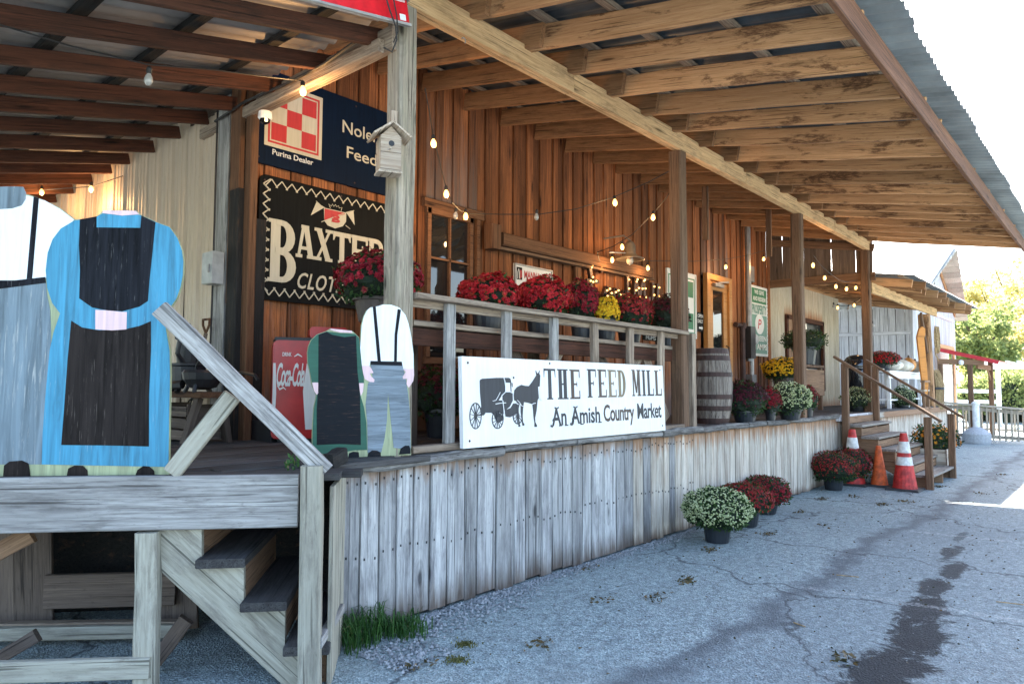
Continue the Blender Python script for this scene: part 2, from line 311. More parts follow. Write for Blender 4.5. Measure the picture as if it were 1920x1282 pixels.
class MB:
    def __init__(s): s.v = []; s.f = []
    def add(s, vs, fs):
        k = len(s.v); s.v += [V(v) for v in vs]; s.f += [tuple(i+k for i in f) for f in fs]
    def box(s, a, b):
        x0, y0, z0 = a; x1, y1, z1 = b
        s.add([(x0, y0, z0), (x1, y0, z0), (x1, y1, z0), (x0, y1, z0), (x0, y0, z1), (x1, y0, z1), (x1, y1, z1), (x0, y1, z1)],
              [(3, 2, 1, 0), (4, 5, 6, 7), (0, 1, 5, 4), (1, 2, 6, 5), (2, 3, 7, 6), (3, 0, 4, 7)])
    def bar(s, p0, p1, w, t, up=(0, 0, 1)):
        p0, p1 = V(p0), V(p1); x = (p1-p0).normalized(); z = V(up); z = (z-x*z.dot(x)).normalized(); y = z.cross(x)
        q = [y*a*t/2+z*b*w/2 for a, b in ((-1, -1), (1, -1), (1, 1), (-1, 1))]
        s.add([p0+c for c in q]+[p1+c for c in q], [(0, 3, 2, 1), (4, 5, 6, 7), (0, 1, 5, 4), (1, 2, 6, 5), (2, 3, 7, 6), (3, 0, 4, 7)])
    def tube(s, pts, r, n=6, close=True):
        pts = [V(p) for p in pts]; rs = r if isinstance(r, (list, tuple)) else [r]*len(pts); k = len(s.v)
        for i, p in enumerate(pts):
            d = (pts[min(i+1, len(pts)-1)]-pts[max(i-1, 0)]).normalized(); a = d.orthogonal().normalized() if i == 0 else (a-d*a.dot(d)).normalized(); b = d.cross(a)
            s.v += [p+(a*math.cos(2*math.pi*j/n)+b*math.sin(2*math.pi*j/n))*rs[i] for j in range(n)]
        for i in range(len(pts)-1):
            for j in range(n): s.f.append((k+i*n+j, k+i*n+(j+1) % n, k+(i+1)*n+(j+1) % n, k+(i+1)*n+j))
        if close: s.f.append(tuple(k+j for j in reversed(range(n)))); s.f.append(tuple(k+(len(pts)-1)*n+j for j in range(n)))
    def lathe(s, prof, n=24, c=(0, 0, 0)):
        k = len(s.v); c = V(c)
        for r, z in prof: s.v += [c+V((r*math.cos(2*math.pi*j/n), r*math.sin(2*math.pi*j/n), z)) for j in range(n)]
        for i in range(len(prof)-1):
            for j in range(n): s.f.append((k+i*n+j, k+i*n+(j+1) % n, k+(i+1)*n+(j+1) % n, k+(i+1)*n+j))
        s.f.append(tuple(k+j for j in reversed(range(n)))); s.f.append(tuple(k+(len(prof)-1)*n+j for j in range(n)))
    def o(s, name, mat, parent=None, kind=None, label=None, smooth=False, mw=None):
        return link(name, mk(s.v, s.f, name), mw, parent, mat, kind, label, smooth)
def piece(name, p0, p1, w, t, mat, parent, up=(0, 0, 1), rough=.003, rings=3, bow=0, ch=.12, kind=None, label=None):
    """a sawn board or post from p0 to p1 (axis centre), w along `up`, t across; own frame, grain along its X"""
    p0, p1 = V(p0), V(p1); L = (p1-p0).length; x = (p1-p0)/L; z = V(up); z = (z-x*z.dot(x)).normalized(); y = z.cross(x)
    c = min(w, t)*ch; a, b = t/2, w/2
    sec = [(-a+c, -b), (a-c, -b), (a, -b+c), (a, b-c), (a-c, b), (-a+c, b), (-a, b-c), (-a, -b+c)]
    vs = []; fs = []
    for i in range(rings):
        u = L*i/(rings-1); e = math.sin(math.pi*i/(rings-1))*bow
        dy, dz = random.uniform(-1, 1)*rough, random.uniform(-1, 1)*rough; k = 1+random.uniform(-1, 1)*rough/max(w, .02)
        for sy, sz in sec: vs.append((u, sy+dy+e, sz*k+dz))
    for i in range(rings-1):
        for j in range(8): fs.append((i*8+j, i*8+(j+1) % 8, (i+1)*8+(j+1) % 8, (i+1)*8+j))
    fs.append(tuple(reversed(range(8)))); fs.append(tuple((rings-1)*8+j for j in range(8)))
    M = Matrix((x, y, z)).transposed().to_4x4(); M.translation = p0
    return link(name, mk(vs, [tuple(reversed(f)) for f in fs] if False else fs, name), M, parent, mat, kind, label)
def sheet(name, polys, fr, off, mat, parent, th=.0012, kind=None, label=None):
    """flat print / painted layer: polygons in the frame's (u, v), each lifted off the plane; real thin thickness"""
    vs = []; fs = []; 
    for i, pl in enumerate(polys):
        k = len(vs); n = len(pl); o2 = off+th+i*.00012
        for u, v in pl: vs.append((u, -(o2), v))
        for u, v in pl: vs.append((u, -(off*0+off-.0004), v))
        ar = sum(pl[j][0]*pl[(j+1) % n][1]-pl[(j+1) % n][0]*pl[j][1] for j in range(n))
        idx = list(range(n)) if ar > 0 else list(reversed(range(n)))
        fs.append(tuple(k+j for j in idx))
        for a, b in zip(idx, idx[1:]+idx[:1]): fs.append((k+a, k+n+a, k+n+b, k+b))
    M = fr.rot(); M.translation = fr.o
    return link(name, mk(vs, fs, name), M, parent, mat, kind, label)
def slab(name, pl, fr, th, mat, parent, back=0, label=None):
    """board cut to an outline, thickness th behind the frame plane"""
    n = len(pl); ar = sum(pl[j][0]*pl[(j+1) % n][1]-pl[(j+1) % n][0]*pl[j][1] for j in range(n))
    if ar < 0: pl = pl[::-1]
    vs = [(u, back, v) for u, v in pl]+[(u, back+th, v) for u, v in pl]
    fs = [tuple(range(n)), tuple(reversed(range(n, 2*n)))]+[(j, j+n, (j+1) % n+n, (j+1) % n) for j in range(n)]
    M = fr.rot(); M.translation = fr.o
    return link(name, mk(vs, fs, name), M, parent, mat, None, label)
def rect(u0, v0, u1, v1): return [(u0, v0), (u1, v0), (u1, v1), (u0, v1)]
def rrect(u0, v0, u1, v1, r, n=5):
    out = []
    for cx, cy, a0 in ((u1-r, v0+r, -90), (u1-r, v1-r, 0), (u0+r, v1-r, 90), (u0+r, v0+r, 180)):
        out += [(cx+r*math.cos(math.radians(a0+90*i/n)), cy+r*math.sin(math.radians(a0+90*i/n))) for i in range(n+1)]
    return out
def stroke(pts, w):
    """polyline -> list of quads of width w (w may be a list)"""
    out = []; ws = w if isinstance(w, list) else [w]*len(pts)
    L = []; R = []
    for i, p in enumerate(pts):
        a = pts[max(i-1, 0)]; b = pts[min(i+1, len(pts)-1)]; d = V((b[0]-a[0], b[1]-a[1])); d = d.normalized() if d.length else V((1, 0)); h = ws[i]/2
        L.append((p[0]-d.y*h, p[1]+d.x*h)); R.append((p[0]+d.y*h, p[1]-d.x*h))
    for i in range(len(pts)-1): out.append([R[i], R[i+1], L[i+1], L[i]])
    return out
def arc(cx, cy, rx, ry, a0, a1, n=12): return [(cx+rx*math.cos(math.radians(a0+(a1-a0)*i/n)), cy+ry*math.sin(math.radians(a0+(a1-a0)*i/n))) for i in range(n+1)]
def text(name, s, fr, u0, v0, u1, v1, mat, parent, off=.003, bold=0, shear=0, gap=1.0, th=.001, kind=None):
    """text fitted into the box u0..u1, v0..v1 (cap height) of the frame"""
    cu = bpy.data.curves.new(name, 'FONT'); cu.body = s; cu.size = 1; cu.offset = bold; cu.shear = shear; cu.space_character = gap; cu.extrude = th; cu.resolution_u = 3
    o = bpy.data.objects.new('tmp', cu); COL.objects.link(o); bpy.context.view_layer.update()
    me = bpy.data.meshes.new_from_object(o.evaluated_get(bpy.context.evaluated_depsgraph_get())); bpy.data.objects.remove(o)
    xs = [v.co.x for v in me.vertices]; x0, x1 = min(xs), max(xs); sx = (u1-u0)/(x1-x0); sy = (v1-v0)/.70
    for v in me.vertices: v.co = V((u0+(v.co.x-x0)*sx, -(off+v.co.z), v0+v.co.y*sy))
    me.flip_normals() if False else None
    M = fr.rot(); M.translation = fr.o; me.materials.clear(); me.update()
    return link(name, me, M, parent, mat, kind)
def serif(ch, x, y, w, h, st, sh, sw):
    """slab-serif capital as polygons. st stem, sh serif height, sw serif overhang"""
    o = []; R = lambda a, b, c, d: o.append(rect(x+a, y+b, x+c, y+d))
    def stem(cx, b=0, t=h, bs=True, ts=True):
        R(cx-st/2, b, cx+st/2, t)
        if bs: R(cx-st/2-sw, b, cx+st/2+sw, b+sh)
        if ts: R(cx-st/2-sw, t-sh, cx+st/2+sw, t)
    l, r = st/2+sw, w-st/2-sw; bt = sh*1.5
    def bowl(cy0, cy1, cx0, rx, tw):
        cy = (cy0+cy1)/2; ry = (cy1-cy0)/2; A = arc(x+cx0, y+cy, rx, ry, -90, 90, 10); B = arc(x+cx0, y+cy, rx-tw, ry-bt, -90, 90, 10)
        for i in range(10): o.append([A[i], A[i+1], B[i+1], B[i]])
        R(l, cy0, cx0, cy0+bt); R(l, cy1-bt, cx0, cy1)
    if ch == 'T': stem(w/2, ts=False); R(0, h-bt, w, h); o.append([(x, y+h-bt), (x+sh*.9, y+h-bt), (x+sh*.35, y+h*.72), (x, y+h*.72)]); o.append([(x+w, y+h-bt), (x+w, y+h*.72), (x+w-sh*.35, y+h*.72), (x+w-sh*.9, y+h-bt)])
    if ch == 'H': stem(l); stem(r); R(l, h/2-sh*.6, r, h/2+sh*.6)
    if ch in 'EFL':
        stem(l); 
        if ch != 'L': R(l, h-bt, w, h); R(w-sh*.8, h*.72, w, h-bt); R(l, h/2-sh*.6, w*.72, h/2+sh*.6); R(w*.72-sh*.5, h/2-sh*1.8, w*.72, h/2+sh*1.8)
        if ch != 'F': R(l, 0, w, bt); R(w-sh*.8, bt, w, h*.28)
    if ch == 'I': stem(w/2)
    if ch == 'D': stem(l); bowl(0, h, w*.45, w*.55, st)
    if ch == 'B': stem(l); bowl(0, h*.53, w*.5, w*.5, st*.95); bowl(h*.47, h, w*.48, w*.46, st*.9)
    if ch == 'R':
        stem(l); bowl(h*.45, h, w*.48, w*.44, st*.9); o.append([(x+w*.40, y+h*.48), (x+w*.62, y+h*.48), (x+w, y), (x+w-st*1.2, y)]); R(w-st*1.4, 0, w+sw*.5, sh)
    if ch == 'M':
        R(sw, 0, sw+st*.5, h); R(0, 0, sw*2+st*.5, sh); R(0, h-sh, sw+st, h); stem(r); m = w*.5
        o.append([(x+sw, y+h), (x+sw+st, y+h), (x+m+st*.2, y+h*.12), (x+m-st*.35, y+h*.12)]); o.append([(x+r-st*.5, y+h), (x+r, y+h), (x+m+st*.2, y+h*.12), (x+m-st*.1, y+h*.12)])
    if ch == 'A':
        m = w*.5; o.append([(x+m-st*.7, y+h), (x+m-st*.1, y+h), (x+sw+st*.5, y), (x+sw, y)]); o.append([(x+m-st*.5, y+h), (x+m+st*.5, y+h), (x+w-sw, y), (x+w-sw-st, y)])
        R(w*.28, h*.25, w*.72, h*.25+sh); R(0, 0, w*.34, sh); R(w*.58, 0, w, sh); R(m-st*.9, h-sh, m+st*.6, h)
    if ch == 'X':
        o.append([(x+sw, y+h), (x+sw+st*1.1, y+h), (x+w-sw, y), (x+w-sw-st*1.1, y)]); o.append([(x+w-sw-st*.5, y+h), (x+w-sw, y+h), (x+sw+st*.5, y), (x+sw, y)])
        for a, b in ((0, 0), (w*.6, 0), (0, h-sh), (w*.6, h-sh)): R(a, b, a+w*.4, b+sh)
    return o
# ------------------------------------------------------------ ground
def struct(o): o['kind'] = 'structure'; return o
g = MB(); g.add([(-60, -60, 0), (42, -60, 0), (42, 60, 0), (-60, 60, 0)], [(0, 1, 2, 3)]); struct(g.o('asphalt_yard', m_asph))
g = MB(); g.add([(-800, -800, -.03), (1500, -800, -.03), (1500, 800, -.03), (-800, 800, -.03)], [(0, 1, 2, 3)]); struct(g.o('grass_field', m_lawn))
DZ = 1.07                                     # deck height
LO = V((2.0, 3.2, 0)); LX = V((.756, -.655, 0)).normalized()
LF = Fr(LO, LX)                                # the plane of the left landing's front board
# ------------------------------------------------------------ mill building: board wall, metal end wall
mill = thing('mill_building', 'old feed mill with brown board wall and beige ribbed metal end wall', 'building', (8, 5.5, 0))
x = 2.93; i = 0; WT = 4.95
while x < 14.24:
    w_ = random.uniform(.10, .135) if i % 2 else random.uniform(.105, .15)
    pr = random.uniform(.018, .026) if i % 2 else 0
    z0 = DZ-.02
    if not (4.86 < x+w_/2 < 5.70): segs = [(z0, WT)]
    else: segs = [(3.40, WT), (z0, 1.75)]
    if 11.2 < x+w_/2 < 12.32: segs = [(3.44, WT)]
    for a, b in segs:
        piece('wall_board', (x+w_/2, 5.52-pr, a+random.uniform(0, .01)), (x+w_/2, 5.52-pr, b), w_-.004, .03, w_wall, mill, up=(1, 0, 0), rough=.0015, rings=2, ch=.08)
    x += w_+.002; i += 1
m = MB(); m.box((2.98, 5.56, 0), (14.22, 5.60, 4.95)); m.box((2.98, 5.6, 4.9), (14.22, 14, 5.0)); m.o('wall_backing', m_black, mill)
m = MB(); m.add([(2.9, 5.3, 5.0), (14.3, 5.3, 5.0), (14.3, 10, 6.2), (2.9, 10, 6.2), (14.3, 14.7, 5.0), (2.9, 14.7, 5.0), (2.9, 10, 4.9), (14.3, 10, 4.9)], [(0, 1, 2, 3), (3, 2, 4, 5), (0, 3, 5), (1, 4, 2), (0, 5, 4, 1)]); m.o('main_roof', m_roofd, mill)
# beige metal end wall, panels with ribs
y = 5.72
def metal_panel(y0, L, parent, z0, z1, X=2.9, sign=-1):
    pr = []; u = 0
    for k in range(3):
        b = k*.3; pr += [(b, 0), (b+.02, .024), (b+.05, .024), (b+.07, 0), (b+.135, 0), (b+.145, .007), (b+.165, .007), (b+.175, 0), (b+.22, 0), (b+.23, .007), (b+.25, .007), (b+.26, 0)]
    pr.append((L, 0)); vs = []; nz_ = 5
    for j in range(nz_):
        z = z0+(z1-z0)*j/(nz_-1)
        for a, h in pr: vs.append((X-h-.012*math.sin(a*3+j*1.3)*.5-random.uniform(0, .004), y0+a*L/.9, z))
    n = len(pr); fs = [(j*n+i_, (j+1)*n+i_, (j+1)*n+i_+1, j*n+i_+1) for j in range(nz_-1) for i_ in range(n-1)]
    return link('metal_panel', mk(vs, fs), None, parent, m_cream, smooth=False)
while y < 13:
    metal_panel(y, .9, mill, .3, 3.95+random.uniform(-.05, .12)); y += .9
m = MB(); m.box((2.93, 5.6, 0), (2.96, 14, 4.9)); m.o('end_wall_backing', w_under, mill)
piece('corner_trim', (2.91, 5.45, DZ), (2.91, 5.45, 4.1), .07, .10, w_trim, mill, up=(1, 0, 0))
piece('corner_trim', (2.86, 5.60, 2.2), (2.86, 5.60, 4.1), .17, .05, w_trim, mill, up=(0, 1, 0), label='orange brown corner board')
piece('burnt_board', (2.855, 5.58, DZ), (2.855, 5.58, 3.15), .17, .055, w_black, mill, up=(0, 1, 0), label='board blackened by fire or tar')
piece('burnt_board', (2.99, 5.44, DZ), (2.99, 5.44, 2.9), .10, .05, w_black, mill, up=(1, 0, 0))
piece('corner_strip', (2.84, 5.80, DZ), (2.84, 5.80, 4.0), .2, .02, w_grey, mill, up=(0, 1, 0))
m = MB(); m.tube([(2.80, 5.86, 3.9), (2.80, 5.85, 2.4), (2.80, 5.86, 1.5)], .008); tag(m.o('power_cable', m_wire), 'thin black cable hanging down the beige wall beside the corner post', 'cable')
eb = thing('electrical_box', 'small pale grey electrical box on the beige wall by the corner', 'electrical box', (2.8, 5.78, 2.5))
m = MB(); m.box((2.72, 5.70, 2.36), (2.82, 5.86, 2.63)); m.o('box_body', m_steel_l, eb); m = MB(); m.box((2.712, 5.69, 2.365), (2.72, 5.87, 2.625)); m.o('box_cover', m_steel_l, eb); m = MB(); m.box((2.70, 5.72, 2.45), (2.712, 5.74, 2.52)); m.o('latch', m_steel, eb)
# ------------------------------------------------------------ window in the wall
W5 = WALL(0)
wn = piece('window_casing', (4.82, 5.47, 3.43), (5.72, 5.47, 3.43), .10, .07, w_trim, mill)
wf = MB()
for a, b in (((4.90, 1.8), (4.90, 3.38)), ((5.53, 1.8), (5.53, 3.38)), ((5.64, 1.75), (5.64, 3.38)), ((4.86, 2.36), (5.56, 2.36)), ((4.86, 3.36), (5.56, 3.36)), ((4.86, 1.78), (5.56, 1.78))):
    wd = .07 if a[0] != b[0] else .05
    wf.bar((a[0], 5.47, a[1]), (b[0], 5.47, b[1]), wd, .05, up=(1, 0, 0) if a[0] == b[0] else (0, 0, 1))
win = wf.o('window', w_trim, mill)
for a, b in (((5.215, 1.8), (5.215, 3.35)), ((4.9, 2.86), (5.53, 2.86)), ((4.9, 2.09), (5.53, 2.09))):
    m = MB(); m.bar((a[0], 5.475, a[1]), (b[0], 5.475, b[1]), .022, .03, up=(1, 0, 0) if a[0] == b[0] else (0, 0, 1)); m.o('muntin', w_trim, win)
for cx in (5.06, 5.37):
    for z0, z1 in ((2.87, 3.33), (2.39, 2.85), (2.1, 2.33), (1.81, 2.08)):
        m = MB(); t = random.uniform(-.006, .006); m.add([(cx-.14, 5.49+t, z0), (cx+.145, 5.49-t, z0), (cx+.145, 5.49-t*.3, z1), (cx-.14, 5.49+t, z1)], [(0, 1, 2, 3)]); m.o('pane', m_glassd, win)
# ------------------------------------------------------------ door
dr = MB()
for a, b, w_ in (((11.32, DZ), (11.32, 3.38), .12), ((12.20, DZ), (12.20, 3.38), .12)): dr.bar((a[0], 5.44, a[1]), (b[0], 5.44, b[1]), w_, .08, up=(1, 0, 0))
dr.bar((11.26, 5.44, 3.43), (12.26, 5.44, 3.43), .10, .08)
dc = dr.o('door_casing', w_door, mill)
dl = MB(); 
for x0 in (11.47, 12.05): dl.bar((x0, 5.46, DZ+.02), (x0, 5.46, 3.36), .15, .045, up=(1, 0, 0))
for z0, hh_ in ((3.29, .15), (1.2, .26)): dl.bar((11.545, 5.46, z0), (11.975, 5.46, z0), hh_, .045)
door = dl.o('door', w_door, mill)
m = MB(); m.add([(11.54, 5.462, 1.3), (11.98, 5.462, 1.3), (11.98, 5.462, 3.23), (11.54, 5.462, 3.23)], [(0, 1, 2, 3)]); m.o('glass', m_glassd, door)
m = MB(); m.box((11.5, 5.36, 3.27), (11.85, 5.42, 3.33)); m.bar((11.6, 5.37, 3.34), (11.9, 5.30, 3.37), .02, .02); m.o('door_closer', m_steel, door)
m = MB(); m.tube([(12.03, 5.42, 2.0), (12.03, 5.37, 2.03), (12.03, 5.37, 2.22), (12.03, 5.42, 2.25)], .012); m.o('handle', m_black, door)
# horizontal timber (door track) high on the wall
tr = thing('wall_timber', 'long reddish timber rail fixed across the brown board wall beside the window', 'timber rail', (5.8, 5.4, 3.2))
piece('rail', (5.93, 5.39, 3.20), (9.3, 5.39, 3.22), .15, .12, w_trim, tr, rings=6); piece('end_block', (5.80, 5.38, 3.06), (5.80, 5.38, 3.34), .16, .15, w_trim, tr, up=(1, 0, 0))
piece('lower_strip', (5.93, 5.42, 3.10), (9.25, 5.42, 3.12), .03, .10, w_postb, tr)
# ------------------------------------------------------------ main porch canopy
RB = lambda y: 3.80+.185*(y-1.2)              # underside of the rafters
SL = V((0, 1, .185)).normalized(); NUP = V((0, -.185, 1)).normalized()
can = thing('porch_canopy', 'long lean-to porch roof of rough rafters and corrugated metal on square posts', 'porch roof', (8.5, 3.6, 0))
xs_r = [2.97+.62*k for k in range(19)]
for k, xr in enumerate(xs_r):
    xr += random.uniform(-.04, .04); d = .095
    p = lambda y, dx=0: V((xr+dx, y, RB(y)))+NUP*d
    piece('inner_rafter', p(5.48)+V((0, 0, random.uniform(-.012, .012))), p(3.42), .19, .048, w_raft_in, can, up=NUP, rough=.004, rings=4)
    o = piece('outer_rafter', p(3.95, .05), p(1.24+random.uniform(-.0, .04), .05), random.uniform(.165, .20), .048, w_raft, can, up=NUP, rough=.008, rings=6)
for yp in (1.5, 2.15, 2.8, 3.4, 4.05, 4.7, 5.3):
    c = V((0, yp, RB(yp)))+NUP*.212
    x = 2.9
    while x < 14.3:
        L = random.choice((2.4, 3.0, 3.6)); x1 = min(x+L, 14.35); piece('purlin', (x, c.y, c.z), (x1-.006, c.y, c.z), .038, .088, w_rail, can, up=NUP, rings=2); x = x1
def corr(name, o, u, v, nrm, L, n, mat, parent, seg=6, per=.132, amp=.013, kind=None, sub=2):
    """corrugated sheet: waves run along u, ridges along v"""
    vs = []; N_ = n*seg
    for j in range(sub):
        for i_ in range(N_+1):
            vs.append(V(o)+V(u)*(per*i_/seg)+V(v)*(L*j/(sub-1))+V(nrm)*(amp*math.sin(2*math.pi*i_/seg)+random.uniform(0, .0015)))
    K = N_+1; fs = [(j*K+i_, j*K+i_+1, (j+1)*K+i_+1, (j+1)*K+i_) for j in range(sub-1) for i_ in range(N_)]
    return link(name, mk(vs, fs), None, parent, mat, kind, smooth=True)
k = 0; x = 2.75
while x < 14.5:
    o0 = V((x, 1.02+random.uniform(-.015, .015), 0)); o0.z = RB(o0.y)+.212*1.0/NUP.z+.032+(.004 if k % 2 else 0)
    corr('roof_sheet', o0+SL*.24, (1, 0, 0), SL, NUP, 4.46, 5, m_roofd, can); corr('lit_eave_strip', o0-NUP*.007, (1, 0, 0), SL, NUP, .30, 5, m_eave, can); x += .645; k += 1  # lighter eave strip, darker inner sheet: sky light and shade put into the colour
# beam in two courses
x = 1.9
for x1 in (4.9, 8.6, 12.2, 14.45):
    piece('beam', (x, 3.60, 4.19), (x1-.01, 3.60, 4.19+random.uniform(-.008, .008)), .185, .05, w_beam, can, rough=.004, rings=7); 
    piece('beam', (x, 3.655, 4.185), (x1-.01, 3.655, 4.185), .17, .05, w_beam, can, rough=.004, rings=5); x = x1
piece('fascia', (2.7, 1.215, 3.835), (8.3, 1.215, 3.835), .185, .038, w_fasc, can, rings=6, rough=.003)
piece('fascia', (8.31, 1.215, 3.835), (14.4, 1.215, 3.84), .185, .038, w_fasc, can, rings=6, rough=.003)
p1 = piece('post', (3.02, 3.66, DZ-.01), (3.02, 3.66, 4.6), .155, .155, w_post, can, up=(0, 1, 0), rough=.004, rings=8, label='grey green weathered post with the birdhouse')
p2 = piece('post', (6.95, 3.66, DZ), (6.93, 3.66, 4.10), .15, .15, w_postb, can, up=(0, 1, 0), rings=6)
p3 = piece('post', (10.65, 3.66, DZ), (10.63, 3.66, 4.10), .15, .15, w_postb, can, up=(0, 1, 0), rings=6)
p4 = piece('post', (14.28, 3.66, DZ-.05), (14.28, 3.66, 4.10), .15, .15, w_postb, can, up=(0, 1, 0), rings=6)
for X_, Y_ in ((9.35, 4.5), (11.2, 4.3)):
    piece('hanging_stud', (X_, Y_, 3.62), (X_, Y_, 4.40), .09, .04, w_postb, can, up=(0, 1, 0), rings=2)
m = MB(); m.tube([(3.55+.02*math.cos(a), 3.60, 4.06+.02*math.sin(a)) for a in [i_*.5-1 for i_ in range(9)]], .004, 5); m.o('hook', m_steel, can)
# gable end boards between the porch and the lower roof behind it
gb = thing('gable_boards', 'dark vertical boards with gaps of daylight closing the far end of the porch', 'board screen', (14.3, 4.6, 3.6))
y = 3.55; i = 0
while y < 5.46:
    w_ = random.uniform(.11, .15); piece('board', (14.33, y+w_/2, 3.62), (14.33+random.uniform(-.01, .01), y+w_/2+random.uniform(-.012, .012), RB(y)+.17), w_, .022, w_under, gb, up=(0, 1, 0), rings=3); y += w_+random.choice((.0, .0, .0, .010, .016)); i += 1
piece('header', (14.30, 3.5, 3.60), (14.30, 5.5, 3.62), .16, .05, w_postb, gb); piece('header', (14.27, 3.5, 4.13), (14.27, 5.48, 4.47), .14, .04, w_postb, gb)
# ------------------------------------------------------------ left side canopy (slopes down away from the corner)
sc = thing('side_canopy', 'dark lean-to roof of reddish rafters and grey corrugated metal on the left', 'porch roof', (1, 6, 3))
SR = V((-1, 0, -.225)).normalized(); SN = V((-.225, 0, 1)).normalized()
ys = [3.80, 4.40, 5.02, 5.60, 6.19, 6.76, 7.36, 7.99, 8.5, 9.1, 9.75, 10.4, 11.0, 11.6]
for yy in ys:
    a = V((2.98 if yy < 6 else 2.86, yy, 3.86+.075)); piece('side_rafter', a-SN*.015, a-SN*.015+SR*4.6, .115, .045, w_dark, sc, up=SN, rough=.004, rings=6)
for u in (.35, .98, 1.6, 2.25, 2.9, 3.5, 4.2):
    c = V((2.9, 0, 3.86+.075))+SR*u+SN*.095; piece('side_purlin', (c.x, 3.55, c.z), (c.x, 12, c.z), .035, .09, w_black, sc, up=SN, rings=2)
y = 3.5; k = 0
while y < 12:
    o0 = V((3.0, y, 3.86+.075+.022))+SN*.122+SN*(.004*(k % 2)); corr('side_roof_sheet', o0, (0, 1, 0), SR, -SN if False else SN, 4.8, 5, m_roofl, sc); y += .66; k += 1
piece('side_beam', (2.93, 3.62, 3.85), (2.93, 6.25, 3.85), .17, .06, w_rail, sc, rings=6, rough=.004)
piece('side_beam', (2.87, 3.7, 3.80), (2.87, 6.30, 3.80), .09, .05, w_rail, sc, rings=6, rough=.004)
m = MB(); m.tube([(2.80, 3.9, 3.86), (2.82, 4.3, 3.83), (2.81, 4.8, 3.82), (2.80, 5.4, 3.84), (2.80, 5.9, 3.80)], .012); m.o('conduit', m_wire, sc)
# red sign on the edge of the side canopy
q = on(768, 45, Y=3.52); RS = Fr(q, V((1, 0, .2)).normalized(), V((-.2, 0, 1)).normalized())
rs = thing('red_sign', 'bright red metal sign edge with pale check panel at the top beside the post', 'sign', q)
slab('panel', rect(-1.7, 0, 0, .62), RS, .02, s_bred, rs); sheet('white_check', [rect(-.30, .13, -.02, .5)], RS, .002, p_pink, rs); sheet('white_check', [rect(-.45, .40, -.31, .6)], RS, .002, p_white, rs); sheet('white_tab', [rect(-.08, .01, -.03, .05)], RS, .002, p_white, rs)
piece('sign_edge', q+RS.x*-1.7+RS.z*-.012, q+RS.z*-.012, .02, .035, w_grey, rs, up=RS.z, rings=2)
m = MB(); m.tube([on(722, -10, Y=3.47), on(731, 20, Y=3.46), on(742, 50, Y=3.47), on(744, 75, Y=3.5), on(735, 98, Y=3.55), on(720, 90, Y=3.6)], .006); m.tube([on(736, -10, Y=3.47), on(744, 30, Y=3.46), on(746, 60, Y=3.5), on(738, 80, Y=3.55)], .005)
tag(m.o('loose_wire', m_wire), 'dark loose wires dangling in front of the red sign', 'wire')
# ------------------------------------------------------------ deck
deck = thing('loading_dock', 'raised wooden loading dock clad in weathered vertical boards', 'loading dock', (8, 3.6, 0))
def clipx(y):    # west limit of planks: landing line, then skirt corner
    return None
y = 3.66
row = 0
while y < 12.2:
    # the landing board line: points LO + LX*s ; x at this y
    t = (y-LO.y)/LX.y; xl = LO.x+LX.x*t+.33 if y < 12 else -3
    xend = 21.2 if y < 5.4 else 2.82
    x = max(xl, -2.2)
    while x < xend:
        L = random.uniform(2.2, 3.8); x1 = min(x+L, xend)
        if x1-x > .15: piece('deck_plank', (x, y, DZ-.02+random.uniform(-.003, .003)), (x1-.008, y, DZ-.02+random.uniform(-.003, .003)), .138, .038, w_deck, deck, up=(0, 1, 0), rough=.002, rings=2)
        x = x1
    y += .145; row += 1
# small fill by the corner
piece('deck_plank', (2.25, 3.53, DZ-.03), (3.2, 3.58, DZ-.03), .12, .04, w_deck, deck, up=(0, 1, 0))
x = 2.56; SP = []
while x < 12.0:
    w_ = random.uniform(.125, .205) if x < 6 else random.uniform(.10, .16)
    mt = w_skirt if x < 5.2 else (w_skirt2 if x > 6.6 or random.random() < .6 else w_skirt)
    piece('skirt_board', (x+w_/2, 3.60+random.uniform(-.004, .004), 0.0+random.uniform(0, .03)), (x+w_/2+random.uniform(-.006, .006), 3.60, DZ-.055), w_-.008, .024, mt, deck, up=(1, 0, 0), rough=.0025, rings=4, ch=.15)
    for zz in ((DZ-.14+random.uniform(-.02, .02), .47+random.uniform(-.03, .03)) if x < 7 else ()):
        for du in (-.28, .28): SP.append((x+w_/2+du*w_, 3.585, zz+random.uniform(-.012, .012)))
    x += w_+.003
while x < 21.2:
    w_ = random.uniform(.13, .19); piece('skirt_board', (x+w_/2, 3.60, 0.0), (x+w_/2, 3.60, DZ-.12), w_-.01, .024, w_skirt2, deck, up=(1, 0, 0), rings=2); x += w_+.002
m = MB()
for px_, py_, pz_ in SP: m.box((px_-.0035, py_-.003, pz_-.009), (px_+.0035, py_+.004, pz_+.006))
m.o('nail_heads', m_black, deck, kind='stuff')
m = MB(); m.box((2.6, 3.63, 0.0), (21.1, 3.66, DZ-.06)); m.o('skirt_backing', m_black, deck)
